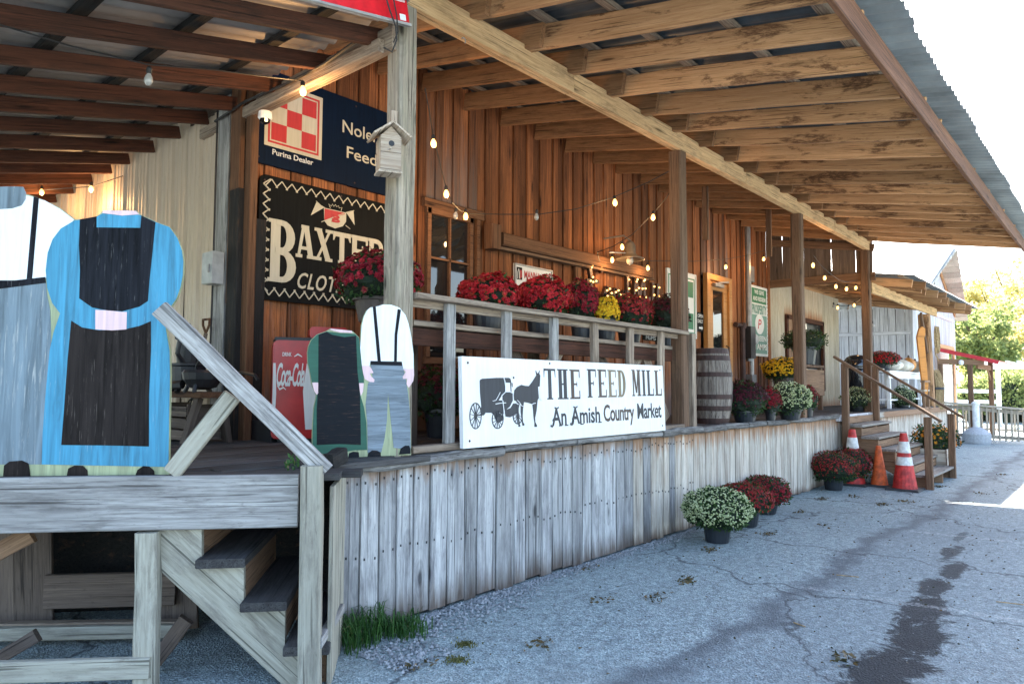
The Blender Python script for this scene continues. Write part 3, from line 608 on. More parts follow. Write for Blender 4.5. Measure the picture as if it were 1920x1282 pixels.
# rough edge boards (cap), uneven
x = 2.50
while x < 12.05:
    L = random.uniform(.5, 1.5); x1 = min(x+L, 12.05)
    sag = -.035 if x < 3.1 else 0
    piece('edge_board', (x, 3.575+random.uniform(-.01, .008), DZ-.022+sag+random.uniform(-.006, .01)), (x1-.005, 3.575, DZ-.022+sag*.5+random.uniform(-.006, .01)), .10, random.uniform(.055, .075), w_cap, deck, up=(0, 1, 0), rough=.008, rings=max(4, int(L*7)), ch=.28); x = x1
piece('edge_board', (14.0, 3.58, DZ-.07), (21.25, 3.58, DZ-.09), .11, .05, w_skirt2, deck, rings=4); 
for k in range(14): piece('edge_block', (12.05+k*.14, 3.56, DZ-.05), (12.05+k*.14+.132, 3.56, DZ-.05), .10, .06, w_barn, deck, rings=2)
piece('skirt_board', (21.2, 3.62, 0), (21.2, 3.62, DZ-.08), .1, .03, w_skirt2, deck, up=(0, 1, 0))
# return of the skirt towards the camera and broken corner block
a0, a1 = V((2.56, 3.58, 0)), V((2.12, 3.08, 0)); dv = (a1-a0).normalized(); u = 0
while u < .56:
    w_ = random.choice((.075, .1, .12)); c = a0+dv*(u+w_/2); piece('return_board', c, c+V((0, 0, DZ-.07)), w_-.004, .022, w_green, deck, up=dv, rings=3); u += w_
piece('corner_block', on(612, 868, Y=3.42), on(640, 850, Y=3.5), .09, .075, w_black, deck, up=(0, 0, 1), rough=.008, rings=4)
piece('short_board', on(597, 1205, Y=3.05), on(640, 1140, Y=3.42), .05, .04, w_grey, deck, rings=3)
# ------------------------------------------------------------ landing and stairs at the left (plane LF)
ld = thing('stair_landing', 'weathered grey landing frame with notched stair stringer and treads at the left corner', 'stairs', LO)
def Lp(x, y, d=0): return (lambda f: f.P(*f.px(x, y)))(LF.at(0, 0, -d))
def lpiece(name, a, b, w_, t, mat, par, d=0, up=None, **k):
    p, q_ = Lp(*a, d), Lp(*b, d); p.z = max(p.z, .0) if abs(p.z-q_.z) > .3 else p.z; return piece(name, p, q_, w_, t, mat, par, up=up or V((0, 0, 1)), **k)
pa, pb = LF.px(558, 937), LF.px(0, 945)
bt, bb = LF.px(558, 890)[1], LF.px(558, 989)[1]; piece('front_board', LF.P(-3.0, (bt+bb)/2+.004, -.02), LF.P(pa[0], (bt+bb)/2, -.02), bt-bb, .04, w_grey, ld, rings=7, rough=.002)
piece('landing_plank', LF.P(-3.0, DZ-.022, -.115), LF.P(pa[0]+.2, DZ-.022, -.115), .15, .036, w_deck, ld, up=LF.n, rings=4)
piece('landing_plank', LF.P(-3.0, DZ-.026, -.265), LF.P(pa[0]+.3, DZ-.026, -.265), .14, .036, w_deck, ld, up=LF.n, rings=4)
m = MB(); m.bar(LF.P(-4.2, .5, -1.45), LF.P(.2, .5, -1.45), 1.02, .03); m.o('added_dark_panel', w_black, ld)  # added black panel closes the open back so the space stays dark
lpiece('newel', (580, 1330), (586, 872), .105, .09, w_green, ld, d=-.06, up=LF.x, rings=5)
lpiece('leg', (272, 1340), (279, 996), .105, .09, w_green, ld, d=.03, up=LF.x, rings=4)
lpiece('low_rail', (-200, 1266), (282, 1250), .10, .04, w_green, ld, d=-.02, rings=4)
lpiece('back_rail', (-60, 1189), (345, 1182), .075, .04, w_green, ld, d=.75, rings=3); lpiece('back_rail', (-60, 1172), (350, 1166), .03, .06, w_rail, ld, d=.8, rings=3)
lpiece('cross_board', (85, 1108), (330, 1102), .20, .04, w_under, ld, d=.95, rings=3)
for xx, w_ in ((10, .10), (40, .2), (72, .16), (320, .17), (350, .12), (-60, .3)):
    lpiece('back_board', (xx, 1262), (xx, 985), w_*.98, .03, w_under, ld, d=1.0+random.uniform(0, .02), up=LF.x)
lpiece('brace', (0, 1230), (70, 1190), .07, .04, w_under, ld, d=.5); lpiece('brace', (282, 1250), (350, 1160), .08, .04, w_under, ld, d=.3); lpiece('brace', (-30, 1050), (60, 1000), .09, .04, w_stair, ld, d=.4)
f2 = LF.at(0, 0, -.05)
out = [(301, 992), (378, 990), (378, 1052), (457, 1060), (457, 1131), (534, 1138), (534, 1213), (600, 1215), (600, 1300), (548, 1300), (303, 1072)]
def slab_rot(name, pts, fr, th, mat, par, ang):
    # same outline, but the object's own X axis lies along the board so the grain follows it
    ca, sa = math.cos(ang), math.sin(ang); f_ = Fr(fr.o, fr.x*ca+fr.z*sa, fr.z*ca-fr.x*sa); f_.n = fr.n; return slab(name, [(u*ca+v*sa, -u*sa+v*ca) for u, v in pts], f_, th, mat, par)
o_ = slab_rot('stringer', [f2.px(*p) for p in out], f2, .04, w_green, ld, -.75)
# tilt the stringer's own frame so the grain follows it
f3 = LF.at(0, 0, -.85); 
slab('back_stringer', [f2.px(*p) for p in out], LF.at(0, 0, -.85), .04, w_stair, ld)
for (xa, xb, yy) in ((374, 466, 1052), (455, 541, 1131), (534, 620, 1213), (300, 384, 975)):
    (u0, v0), (u1, _) = f2.px(xa, yy), f2.px(xb, yy)
    if yy > 980: piece('tread', LF.P((u0+u1)/2, v0+.0, .02), LF.P((u0+u1)/2, v0, -.95), u1-u0, .045, w_deck, ld, up=LF.x, rings=4)
    piece('riser', LF.P(u1-.035, v0-.12, -.095), LF.P(u1-.035, v0-.12, -.85), .18, .022, w_stair, ld, up=(0, 0, 1), rings=2)
m = MB(); m.box((-.9, .9, 0), (.5, 1.2, .02)); 
hr = thing('diagonal_handrail', 'weathered grey diagonal handrail with a short brace beside the blue figure', 'handrail', Lp(450, 740))
lpiece('rail', (300, 578), (612, 884), .088, .045, w_grey, hr, d=-.03, up=LF.n.cross(V((1, 0, 1))), rings=7, rough=.002)
lpiece('brace', (322, 886), (436, 742), .085, .05, w_green, hr, d=.03, rings=4)
# ------------------------------------------------------------ porch railing, ledge
rl = thing('porch_railing', 'weathered wooden porch railing between the near post and the next', 'railing', (5, 3.62, DZ))
piece('top_rail', (3.10, 3.60, 2.125), (6.95, 3.60, 2.10), .10, .04, w_rail, rl, up=(0, 1, 0), rings=8, rough=.003)
piece('top_board', (3.10, 3.655, 2.085), (6.9, 3.655, 2.065), .06, .03, w_rail, rl, rings=4)
piece('bottom_plate', (3.10, 3.62, DZ+.025), (6.88, 3.62, DZ+.03), .09, .045, w_rail, rl, up=(0, 1, 0), rings=5)
for xx in (843, 949.6, 1038, 1114.5, 1181, 1239): X_ = on(xx, 640, Y=3.62).x; piece('baluster', (X_, 3.62, DZ+.05), (X_, 3.62, 2.10), .088, .045, w_rail if xx > 1100 else w_grey, rl, up=(1, 0, 0) , rings=4)
X_ = on(1300, 640, Y=3.62).x; piece('end_post', (X_-.1, 3.60, DZ), (X_-.1, 3.60, 2.1), .09, .09, w_rail, rl, rings=4, up=(1, 0, 0))
sh = thing('plant_shelf', 'rough table shelf behind the railing carrying a row of potted mums', 'shelf', (5, 4.1, DZ))
for k, yy in enumerate((3.80, 4.0, 4.2)): piece('shelf_plank', (3.2, yy, 1.955), (7.0, yy, 1.935), .19, .04, w_rail, sh, up=(0, 1, 0), rings=4)
piece('shelf_apron', (3.15, 3.73, 1.86), (6.9, 3.73, 1.85), .12, .035, w_dark, sh, rings=4)
for xa, xb in ((4.35, 4.95), (5.6, 6.3), (6.85, 6.4)):
    piece('cross_leg', (xa, 3.78, DZ+.1), (xb, 3.78, 1.85), .13, .04, w_rail, sh, rings=3); piece('cross_leg', (xb, 3.83, DZ+.0), (xa, 3.83, 1.85), .13, .04, w_under, sh, rings=3)
piece('stretcher', (4.1, 3.9, 1.62), (6.95, 3.9, 1.60), .17, .04, w_rail, sh, rings=3); piece('stretcher', (4.1, 4.1, 1.32), (6.95, 4.1, 1.3), .13, .04, w_under, sh, rings=3)
for xx in (3.6, 5.1, 6.8): piece('leg', (xx, 4.2, DZ), (xx, 4.2, 1.93), .09, .09, w_under, sh, up=(1, 0, 0), rings=2)
bn = thing('wall_bench', 'low dark bench under the window behind the railing', 'bench', (4.3, 5.0, DZ))
for yy in (4.95, 5.15): piece('seat_plank', (3.9, yy, 1.50), (5.4, yy, 1.50), .18, .035, w_under, bn, up=(0, 1, 0), rings=2)
for xx in (4.05, 5.25): piece('leg', (xx, 5.05, DZ), (xx, 5.05, 1.48), .3, .04, w_under, bn, up=(0, 1, 0), rings=2)
bx = thing('white_storage_box', 'pale blue-white box standing on the dock right of the market sign', 'box', (6.6, 3.95, DZ))
m = MB(); m.box((6.45, 3.85, DZ), (6.72, 4.1, 1.36)); m.o('box_body', m_steel_l, bx); m = MB(); m.box((6.44, 3.84, 1.36), (6.73, 4.11, 1.39)); m.o('lid', m_steel_l, bx)
# ------------------------------------------------------------ painted cut-out figures
Z3 = lambda x, y: (x/2.1375, 320+y/2.1375)
def zpoly(fr, pts, Zf): return [fr.px(*Zf(*p)) for p in pts]
cf = LF.at(0, 0, -.07)
cp = thing('couple_cutout', 'large painted plywood couple with blue dress and black apron on the landing', 'photo cutout board', cf.P(*cf.px(160, 893)))
base = [(678, 1225), (-420, 1232), (-420, 600), (-400, 150), (-250, 70), (-110, 62), (110, 95), (150, 107), (240, 150), (300, 195), (322, 195), (385, 185), (415, 158), (545, 160), (564, 177), (625, 205), (680, 225), (712, 270), (730, 320), (737, 365), (735, 420), (725, 470), (708, 515), (685, 548), (655, 570), (668, 640), (682, 720), (684, 820), (680, 1000)]
slab('plywood', zpoly(cf, base, Z3), cf, .02, p_ggreen, cp)
def layer(name, pts, off, mat, par, fr, Zf): return sheet(name, [zpoly(fr, pts, Zf)], fr, off, mat, par, th=.001)
layer('shirt', [(-420, 478), (-420, 160), (-250, 75), (-110, 66), (108, 99), (180, 120), (240, 153), (298, 197), (240, 250), (200, 330), (185, 430), (90, 440), (0, 478)], .001, p_white, cp, cf, Z3)
layer('trousers', [(-420, 470), (0, 470), (90, 460), (184, 450), (190, 500), (202, 560), (205, 640), (205, 720), (190, 900), (172, 1050), (166, 1176), (-420, 1176)], .001, p_slate, cp, cf, Z3)
layer('neck_patch', [(-110, 63), (-60, 66), (60, 64), (95, 66), (106, 90), (104, 115), (88, 140), (50, 152), (0, 155), (-110, 150)], .0025, p_slate, cp, cf, Z3)  # grey area drawn on the figure itself
layer('belt', [(-420, 480), (0, 440), (60, 440), (183, 426), (185, 450), (60, 466), (0, 474), (-420, 510)], .0025, p_black, cp, cf, Z3)
layer('suspender', [(136, 104), (157, 110), (130, 432), (108, 434)], .0025, p_black, cp, cf, Z3)
layer('dress', [(168, 1176), (172, 1050), (185, 880), (200, 720), (215, 650), (242, 572), (210, 530), (190, 470), (184, 400), (192, 330), (212, 275), (245, 232), (300, 200), (322, 197), (385, 187), (412, 172), (562, 178), (625, 207), (680, 227), (712, 272), (730, 322), (735, 365), (733, 420), (723, 470), (706, 515), (683, 547), (653, 571), (666, 640), (680, 720), (682, 820), (678, 1000), (676, 1186)], .002, p_blue, cp, cf, Z3)
layer('bib', [(322, 196), (388, 184), (388, 228), (564, 230), (568, 180), (624, 208), (612, 330), (600, 440), (594, 522), (560, 545), (490, 564), (430, 560), (370, 548), (319, 512), (322, 400), (318, 300)], .0035, p_black, cp, cf, Z3)
layer('apron', [(287, 601), (330, 628), (400, 640), (500, 636), (560, 622), (606, 603), (606, 720), (598, 900), (598, 1104), (430, 1100), (247, 1098), (258, 960), (272, 760)], .0035, p_brown, cp, cf, Z3)
layer('hands', [(384, 558), (430, 560), (490, 566), (510, 566), (508, 636), (450, 640), (384, 636)], .0045, p_pink, cp, cf, Z3)
layer('collar', [(415, 160), (545, 162), (560, 176), (490, 181), (412, 171)], .0045, p_pink, cp, cf, Z3)
for pts in ([(14, 1226), (18, 1180), (40, 1164), (90, 1160), (116, 1172), (124, 1226)], [(268, 1226), (275, 1192), (300, 1180), (335, 1181), (352, 1200), (354, 1226)], [(542, 1224), (552, 1198), (575, 1182), (600, 1184), (618, 1200), (622, 1224)]):
    layer('shoe', pts, .0035, p_brown, cp, cf, Z3)
Z4 = lambda x, y: (300+x/3.5615, 540+y/3.5615)
kf = Fr((3.06, 3.545, 0), (.93, -.37, 0))
kp = thing('children_cutout', 'painted plywood boy and girl, green dress and white shirt, standing by the tall post', 'photo cutout board', kf.P(*kf.px(690, 858)))
slab('plywood', zpoly(kf, [(1018, 1105), (1016, 1000), (1020, 880), (1026, 800), (1044, 715), (1012, 640), (1002, 570), (986, 500), (984, 430), (992, 385), (1010, 345), (1050, 308), (1110, 288), (1138, 270), (1280, 284), (1300, 300), (1330, 330), (1337, 400), (1345, 250), (1360, 190), (1380, 150), (1405, 130), (1460, 120), (1490, 108), (1545, 110), (1600, 130), (1640, 180), (1662, 240), (1680, 330), (1694, 440), (1697, 545), (1694, 600), (1660, 668), (1668, 800), (1676, 1000), (1676, 1112), (1200, 1140), (1018, 1132)], Z4), kf, .018, p_ggreen, kp)
L4 = lambda n, p, o, m_: layer(n, p, o, m_, kp, kf, Z4)
L4('shirt', [(1337, 400), (1347, 250), (1362, 190), (1382, 150), (1405, 130), (1460, 120), (1490, 110), (1545, 112), (1600, 132), (1640, 182), (1660, 240), (1678, 330), (1692, 440), (1692, 540), (1618, 538), (1612, 490), (1405, 487), (1398, 520), (1348, 518)], .001, p_white)
L4('trousers', [(1405, 512), (1618, 512), (1640, 600), (1655, 700), (1668, 830), (1674, 1080), (1560, 1065), (1540, 880), (1522, 700), (1515, 880), (1500, 1000), (1478, 1095), (1386, 1100), (1384, 900), (1372, 780), (1388, 640), (1420, 590)], .0015, p_slate2)
L4('belt', [(1405, 486), (1614, 492), (1618, 518), (1405, 512)], .003, p_black2)
L4('suspender', [(1420, 126), (1440, 124), (1474, 488), (1452, 487)], .003, p_black2); L4('suspender', [(1586, 140), (1608, 146), (1584, 310), (1580, 490), (1562, 490), (1566, 310)], .003, p_black2)
L4('hand', [(1348, 518), (1396, 518), (1412, 540), (1425, 566), (1400, 570), (1410, 590), (1432, 610), (1428, 628), (1400, 626), (1366, 606), (1356, 570)], .003, p_pink); L4('hand', [(1622, 540), (1694, 538), (1696, 580), (1690, 620), (1660, 666), (1645, 640), (1650, 605), (1622, 606), (1620, 590), (1640, 560)], .003, p_pink)
L4('dress', [(1020, 1100), (1018, 1000), (1022, 880), (1028, 800), (1046, 715), (1046, 632), (1014, 630), (1003, 570), (988, 500), (986, 430), (994, 385), (1012, 345), (1052, 310), (1112, 290), (1200, 300), (1300, 305), (1328, 332), (1335, 400), (1345, 500), (1360, 590), (1361, 633), (1340, 720), (1360, 790), (1378, 900), (1382, 1080), (1300, 1082), (1140, 1108)], .002, p_green)
L4('apron', [(1058, 312), (1110, 292), (1150, 312), (1230, 328), (1308, 318), (1312, 420), (1318, 560), (1328, 640), (1335, 720), (1338, 860), (1340, 1046), (1200, 1040), (1046, 1046), (1046, 800), (1056, 640)], .0035, p_black2)
L4('hand', [(1014, 630), (1055, 630), (1056, 700), (1046, 712), (1030, 690)], .0035, p_pink); L4('hand', [(1328, 634), (1360, 634), (1355, 690), (1340, 720), (1334, 690)], .0035, p_pink); L4('collar', [(1140, 271), (1278, 285), (1284, 300), (1200, 296), (1134, 280)], .0035, p_pink)
for pts in ([(1256, 1132), (1262, 1100), (1290, 1090), (1326, 1094), (1330, 1130)], [(1384, 1126), (1390, 1100), (1415, 1082), (1450, 1084), (1472, 1096), (1474, 1122)], [(1594, 1110), (1606, 1070), (1635, 1050), (1662, 1050), (1672, 1074), (1672, 1104)]): L4('shoe', pts, .004, p_black2)
# ------------------------------------------------------------ market sign
MS = Fr((3.49, 3.50, DZ+.015), (1, 0, 0), V((0, .045, 1)))
ms = thing('market_sign', 'long white THE FEED MILL sign with a horse and buggy leaning on the railing', 'sign', (4.9, 3.5, DZ))
W_, H_ = 2.84, .645
slab('panel', rect(0, 0, W_, H_), MS, .035, p_sign, ms)
x8 = lambda x, y: MS.px(850+x/4.683, 660+y/4.683)
def fit8(x0, y0, x1, y1): return x8(x0, y1)+x8(x1, y0)
def word(name, s, x0, x1, yt0, yb0, yt1, yb1, mats):
    """serif caps between two photo measured ends"""
    ws = {'I': .5, 'M': 1.25, 'T': 1.05, ' ': .55}; tot = sum(ws.get(c, 1.0)+.18 for c in s)
    u0 = x8(x0, yb0)[0]; u1 = x8(x1, yb1)[0]; v0 = (x8(x0, yb0)[1]+x8(x1, yb1)[1])/2; v1 = (x8(x0, yt0)[1]+x8(x1, yt1)[1])/2
    k = (u1-u0)/tot; u = u0; groups = [[], [], []]
    for i, c in enumerate(s):
        wd = ws.get(c, 1.0)*k
        if c != ' ': groups[mats[i]] += serif(c, u, v0, wd, v1-v0, k*.30, (v1-v0)*.045, k*.12)
        u += wd+.18*k
    for g_, mt in zip(groups, (p_ink, p_ink2, p_ink3)):
        if g_: sheet(name, g_, MS, .0005, mt, ms)
word('lettering', 'THE', 800, 1130, 150, 418, 150, 408, (0, 0, 1)); word('lettering', 'FEED', 1180, 1528, 152, 402, 158, 390, (0, 1, 2, 2)); word('lettering', 'MILL', 1572, 1840, 158, 388, 160, 380, (1, 0, 0, 1))
def t8(s, x0, x1, y0t, y0b, mat, **k):
    u0 = x8(x0, y0b)[0]; u1 = x8(x1, y0b)[0]; text('small_lettering', s, MS, u0, x8(x0, y0b)[1], u1, x8(x0, y0t)[1], mat, ms, off=.001, bold=.018, **k)
t8('An', 868, 995, 492, 642, p_ink); t8('Amish', 1036, 1290, 486, 628, p_ink); t8('Country', 1322, 1590, 462, 606, p_ink2, gap=.95); t8('Market', 1618, 1828, 450, 582, p_ink, gap=.95)
# curls and feet that make the second line a fancy serif
cur = []
for cx, cy in ((876, 640), (1048, 625)):
    cur += stroke([x8(cx+dx, cy+dy) for dx, dy in ((28, -60), (6, -62), (-6, -40), (8, -28), (2, 0), (-10, 14), (-22, 8), (-18, -6))], [.006, .008, .01, .01, .012, .014, .014, .008])
for cx, cy in ((905, 488), (1070, 480)): cur += stroke([x8(cx-18, cy-2), x8(cx-6, cy+6), x8(cx+6, cy+6), x8(cx+16, cy-4)], .01)
for cx, cy in ((940, 645), (992, 642), (1128, 632), (1286, 616)): cur += stroke([x8(cx-14, cy), x8(cx+12, cy-2)], .009)
sheet('lettering_curls', cur, MS, .0028, p_ink, ms)
# buggy and horse
Zb = lambda x, y: MS.px(860+x/8.545, 680+y/8.545)
def bp(pts): return [Zb(*p) for p in pts]
sheet('buggy', [bp([(335, 290), (345, 268), (375, 255), (600, 240), (716, 240), (735, 340), (745, 400), (742, 470), (690, 520), (640, 600), (690, 600), (705, 650), (722, 760), (715, 820), (640, 790), (590, 830), (545, 818), (520, 800), (430, 800), (375, 780), (350, 730), (360, 700), (340, 480)]),
    bp([(735, 240), (800, 240), (825, 252), (838, 290), (846, 470), (832, 462), (822, 320), (760, 318), (742, 322)]),
    bp([(700, 520), (745, 470), (820, 470), (862, 490), (866, 600), (820, 700), (760, 750), (745, 800), (730, 740), (712, 650), (700, 600)]),
    bp([(830, 720), (872, 650), (910, 650), (960, 680), (960, 800), (880, 840), (820, 872), (750, 862), (738, 790), (760, 750)]),
    bp([(340, 700), (365, 770), (430, 805), (400, 840), (300, 850), (290, 835), (370, 815), (340, 740)]),
    bp([(560, 800), (640, 790), (700, 850), (700, 920), (655, 955), (600, 930), (570, 870)]), bp([(845, 320), (862, 325), (862, 390), (852, 380)])], MS, .0005, p_ink, ms)
def wheel(cx, cy, rx, ry, a0=0, a1=360):
    o = stroke([Zb(*p) for p in arc(cx, cy, rx, ry, a0, a1, 24)], .0075)
    for k in range(12):
        a = math.radians(k*30+8)
        if a0 <= math.degrees(a) % 360 <= a1: o += stroke([Zb(cx, cy), Zb(cx+rx*math.cos(a), cy+ry*math.sin(a))], .0028)
    o.append(bp(arc(cx, cy, 22, 50, 0, 360, 10)[:-1])); return o
sheet('buggy_wheel', wheel(268, 850, 92, 205), MS, .0012, p_ink, ms); sheet('buggy_wheel', wheel(622, 905, 88, 145), MS, .0015, p_ink, ms); sheet('buggy_wheel', wheel(945, 850, 75, 125, 0, 190), MS, .0012, p_ink, ms)
sheet('horse', [bp([(885, 600), (880, 520), (888, 440), (930, 390), (1000, 352), (1060, 368), (1120, 372), (1170, 310), (1215, 240), (1240, 200), (1228, 130), (1236, 122), (1250, 165), (1270, 168), (1292, 122), (1297, 130), (1288, 172), (1304, 205), (1300, 280), (1296, 375), (1278, 385), (1268, 370), (1272, 450), (1280, 560), (1262, 600), (1240, 640), (1175, 662), (1110, 640), (1040, 628), (1000, 650), (950, 640), (910, 610)]),
    bp([(1175, 655), (1262, 600), (1245, 760), (1222, 880), (1225, 950), (1252, 1000), (1250, 1026), (1210, 1026), (1212, 960), (1198, 880), (1190, 760)]),
    bp([(990, 640), (1042, 628), (1028, 740), (1022, 860), (1028, 950), (1052, 985), (1045, 1005), (1018, 1004), (1005, 900), (990, 780)]),
    bp([(925, 600), (975, 650), (955, 740), (965, 860), (968, 960), (985, 1005), (982, 1024), (955, 1024), (952, 900), (938, 780), (920, 700)])], MS, .0018, p_ink, ms)
sheet('harness_line', stroke(bp([(935, 598), (975, 640), (1005, 690), (1028, 695)]), .004)+stroke(bp([(860, 625), (890, 620), (925, 650), (950, 665)]), .006)+stroke(bp([(1290, 450), (1288, 520), (1318, 600), (1305, 610), (1282, 560)]), .003)+stroke(bp([(540, 612), (590, 600), (620, 550), (660, 470)]), .004)+stroke(bp([(585, 660), (660, 645), (750, 640)]), .005)+stroke(bp([(718, 242), (742, 320), (745, 465), (680, 530)]), .006)+stroke(bp([(700, 600), (715, 740), (722, 830)]), .006)+stroke(bp([(1170, 664), (1195, 650), (1225, 645)]), .005), MS, .0032, p_sign, ms)
# ------------------------------------------------------------ wall signs
ws = WALL(.045)
pn = thing('purina_dealer_sign', 'dark navy feed dealer sign with a red and white checkerboard emblem', 'sign', (3.7, 5.45, 3.4))
PU0, PV0, PU1, PV1 = 2.92, 3.39, 5.9, 4.22
slab('panel', rect(PU0, PV0, 4.60, PV1), ws, .03, s_navy, pn)
Zp = lambda x, y: (400+x/2.915, 100+y/2.915)
eu0, ev0 = ws.px(*Zp(277, 498)); eu1, _ = ws.px(*Zp(590, 590)); _, ev1 = ws.px(*Zp(592, 245))
ew = eu1-eu0; eh = ev1-ev0; eb_ = .032
sheet('emblem_ground', [rect(eu0, ev0, eu1, ev1)], ws, .0008, s_cream, pn)
sheet('emblem_border', [rect(eu0+eb_, ev0+eb_, eu1-eb_, ev0+eb_+.018), rect(eu0+eb_, ev1-eb_-.018, eu1-eb_, ev1-eb_), rect(eu0+eb_, ev0+eb_+.018, eu0+eb_+.018, ev1-eb_-.018), rect(eu1-eb_-.018, ev0+eb_+.018, eu1-eb_, ev1-eb_-.018)], ws, .002, s_red, pn)
cw, chh = (ew-2*eb_-.06)/3, (eh-2*eb_-.06)/3
for i in range(3):
    for j in range(3):
        if (i+j) % 2 == 0: sheet('red_check', [rect(eu0+eb_+.03+i*cw, ev0+eb_+.03+j*chh, eu0+eb_+.03+(i+1)*cw, ev0+eb_+.03+(j+1)*chh)], ws, .002, s_red, pn)
def tz(par, s, Zf, p0, p1, hpx, mat, fr=ws, nm='lettering', **k):
    a = fr.px(*Zf(*p0)); b = fr.px(*Zf(*p1)); c = fr.px(*Zf(p0[0], p0[1]-hpx)); text(nm, s, fr, a[0], a[1], b[0], c[1], mat, par, off=.002, **k)
tz(pn, 'Purina Dealer', Zp, (322, 552), (545, 608), 30, s_wht, bold=.012); tz(pn, 'Nolen', Zp, (705, 430), (905, 485), 68, s_cream, bold=.006); tz(pn, 'Feed', Zp, (728, 570), (892, 615), 64, s_cream, bold=.006)
a = ws.px(*Zp(930, 500)); text('lettering', 'sville', ws, a[0]+.02, a[1]-.0, a[0]+.42, a[1]+.14, s_cream, pn, off=.002) if False else None
bw = WALL(.05)
bs = thing('clothes_sign', 'black BAXTER clothing sign with cream zigzag stitched border', 'sign', (3.6, 5.45, 2.2))
BU0, BV0, BU1, BV1 = 2.985, 2.235, 4.62, 3.30
slab('panel', rrect(BU0, BV0, BU1, BV1, .06), bw, .025, s_blk, bs)
Z6 = lambda x, y: (470+x/4.579, 320+y/4.579)
zz = []; step = .082; u = BU0+.06; k = 0
def zig(u0, v0, du, dv, nu, nv, n, l):
    out = []
    for k in range(n):
        a = (u0+du*k, v0+dv*k); b = (u0+du*(k+.5)+nu, v0+dv*(k+.5)+nv); c = (u0+du*(k+1), v0+dv*(k+1))
        ex = l*.28
        out += stroke([(a[0]-(b[0]-a[0])*ex, a[1]-(b[1]-a[1])*ex), b], .009); out += stroke([b, (c[0]+(c[0]-b[0])*ex, c[1]+(c[1]-b[1])*ex)], .009)
    return out
nT = 16; dT = (BU1-BU0-.08)/nT
zz += zig(BU0+.06, BV1-.085, dT, 0, 0, .055, nT, .6); zz += zig(BU0+.06, BV0+.10, dT, 0, 0, -.06, nT, .6); nS = 11; dS = (BV1-BV0-.12)/nS
zz += zig(BU0+.085, BV0+.08, 0, dS, -.055, 0, nS, .6); zz += zig(BU1-.085, BV0+.08, 0, dS, .055, 0, nS, .6)
sheet('stitched_border', zz, bw, .0008, s_cream, bs)
def box6(x0, y0, x1, y1, yl, yr):
    a = bw.px(*Z6(x0, y1)); b = bw.px(*Z6(x1, yr)); c = bw.px(*Z6(x0, y0)); return a[0], a[1], b[0]-a[0], c[1]-a[1]
u0, v0 = bw.px(*Z6(142, 945)); u1, _ = bw.px(*Z6(388, 800)); _, v1 = bw.px(*Z6(158, 405)); h_ = v1-v0
sheet('lettering', serif('B', u0, v0, u1-u0, h_, (u1-u0)*.34, h_*.06, (u1-u0)*.08), bw, .001, s_cream, bs)
ua, va = bw.px(*Z6(385, 738)); _, vb = bw.px(*Z6(440, 465)); ub, _ = bw.px(*Z6(550, 760)); lw = ub-ua; u = ua
polys = []
for c in 'AXTER':
    polys += serif(c, u, va, lw, vb-va, lw*.27, (vb-va)*.10, lw*.07); u += lw*(1.02 if c != 'A' else .95)
sheet('lettering', polys, bw, .001, s_cream, bs)
uc, vc = bw.px(*Z6(400, 995)); _, vd = bw.px(*Z6(430, 845)); ud, _ = bw.px(*Z6(700, 1030))
text('lettering', 'CLOTHES', bw, uc, vc-.01, uc+(ud-uc)*1.85, vd-.03, s_cream, bs, off=.002, bold=.014, shear=.32, gap=1.12)
# crest: shield, crown, pennants
C6 = lambda pts: [bw.px(*Z6(*p)) for p in pts]
sheet('shield', [C6([(628, 318), (820, 362), (818, 440), (790, 478), (725, 496), (660, 470), (632, 430)])], bw, .0008, s_cream, bs)
sheet('shield_red', [C6([(634, 326), (812, 366), (806, 374), (632, 430)])], bw, .002, s_red, bs)
uu, vv = bw.px(*Z6(692, 440)); uu1, _ = bw.px(*Z6(765, 440)); _, vv1 = bw.px(*Z6(692, 372)); sheet('crest_letter', serif('B', uu, vv, uu1-uu, vv1-vv, (uu1-uu)*.3, (vv1-vv)*.16, (uu1-uu)*.05), bw, .0032, s_red, bs)
sheet('pennant', [C6([(565, 270), (630, 318), (515, 385)]), C6([(822, 362), (882, 348), (892, 468)])], bw, .0008, s_cream, bs)
sheet('crown', stroke(C6([(682, 322), (668, 286), (690, 306), (700, 288), (712, 308), (726, 292), (736, 312), (752, 302), (758, 322), (782, 318), (774, 346)]), .005)+stroke(C6([(560, 262), (600, 300), (635, 320)]), .005)+stroke(C6([(605, 440), (830, 356), (886, 344)]), .006)+stroke(C6([(812, 470), (852, 502)]), .006), bw, .0034, s_cream, bs)
def framed(name, label, u0, v0, u1, v1, off=.04, pm=None, fm=None, fw=.02):
    f = WALL(off); t = thing(name, label, 'sign', f.P((u0+u1)/2, v0)); slab('panel', rect(u0, v0, u1, v1), f, .02, pm or s_wht, t)
    for r_ in (rect(u0, v0, u1, v0+fw), rect(u0, v1-fw, u1, v1), rect(u0, v0+fw, u0+fw, v1-fw), rect(u1-fw, v0+fw, u1, v1-fw)): slab('frame', r_, f, .016, fm or m_steel, t, back=-.012)
    return t, f
mp, mf = framed('manna_pro_sign', 'white metal MANNA PRO sign half hidden behind the red mums', 6.27, 2.32, 7.0, 2.98)
text('lettering', 'MANNA PRO', mf, 6.45, 2.82, 6.94, 2.91, s_red, mp, bold=.02, off=.002); text('lettering', 'FEEDS', mf, 6.5, 2.55, 6.85, 2.66, s_red, mp, bold=.02, off=.002)
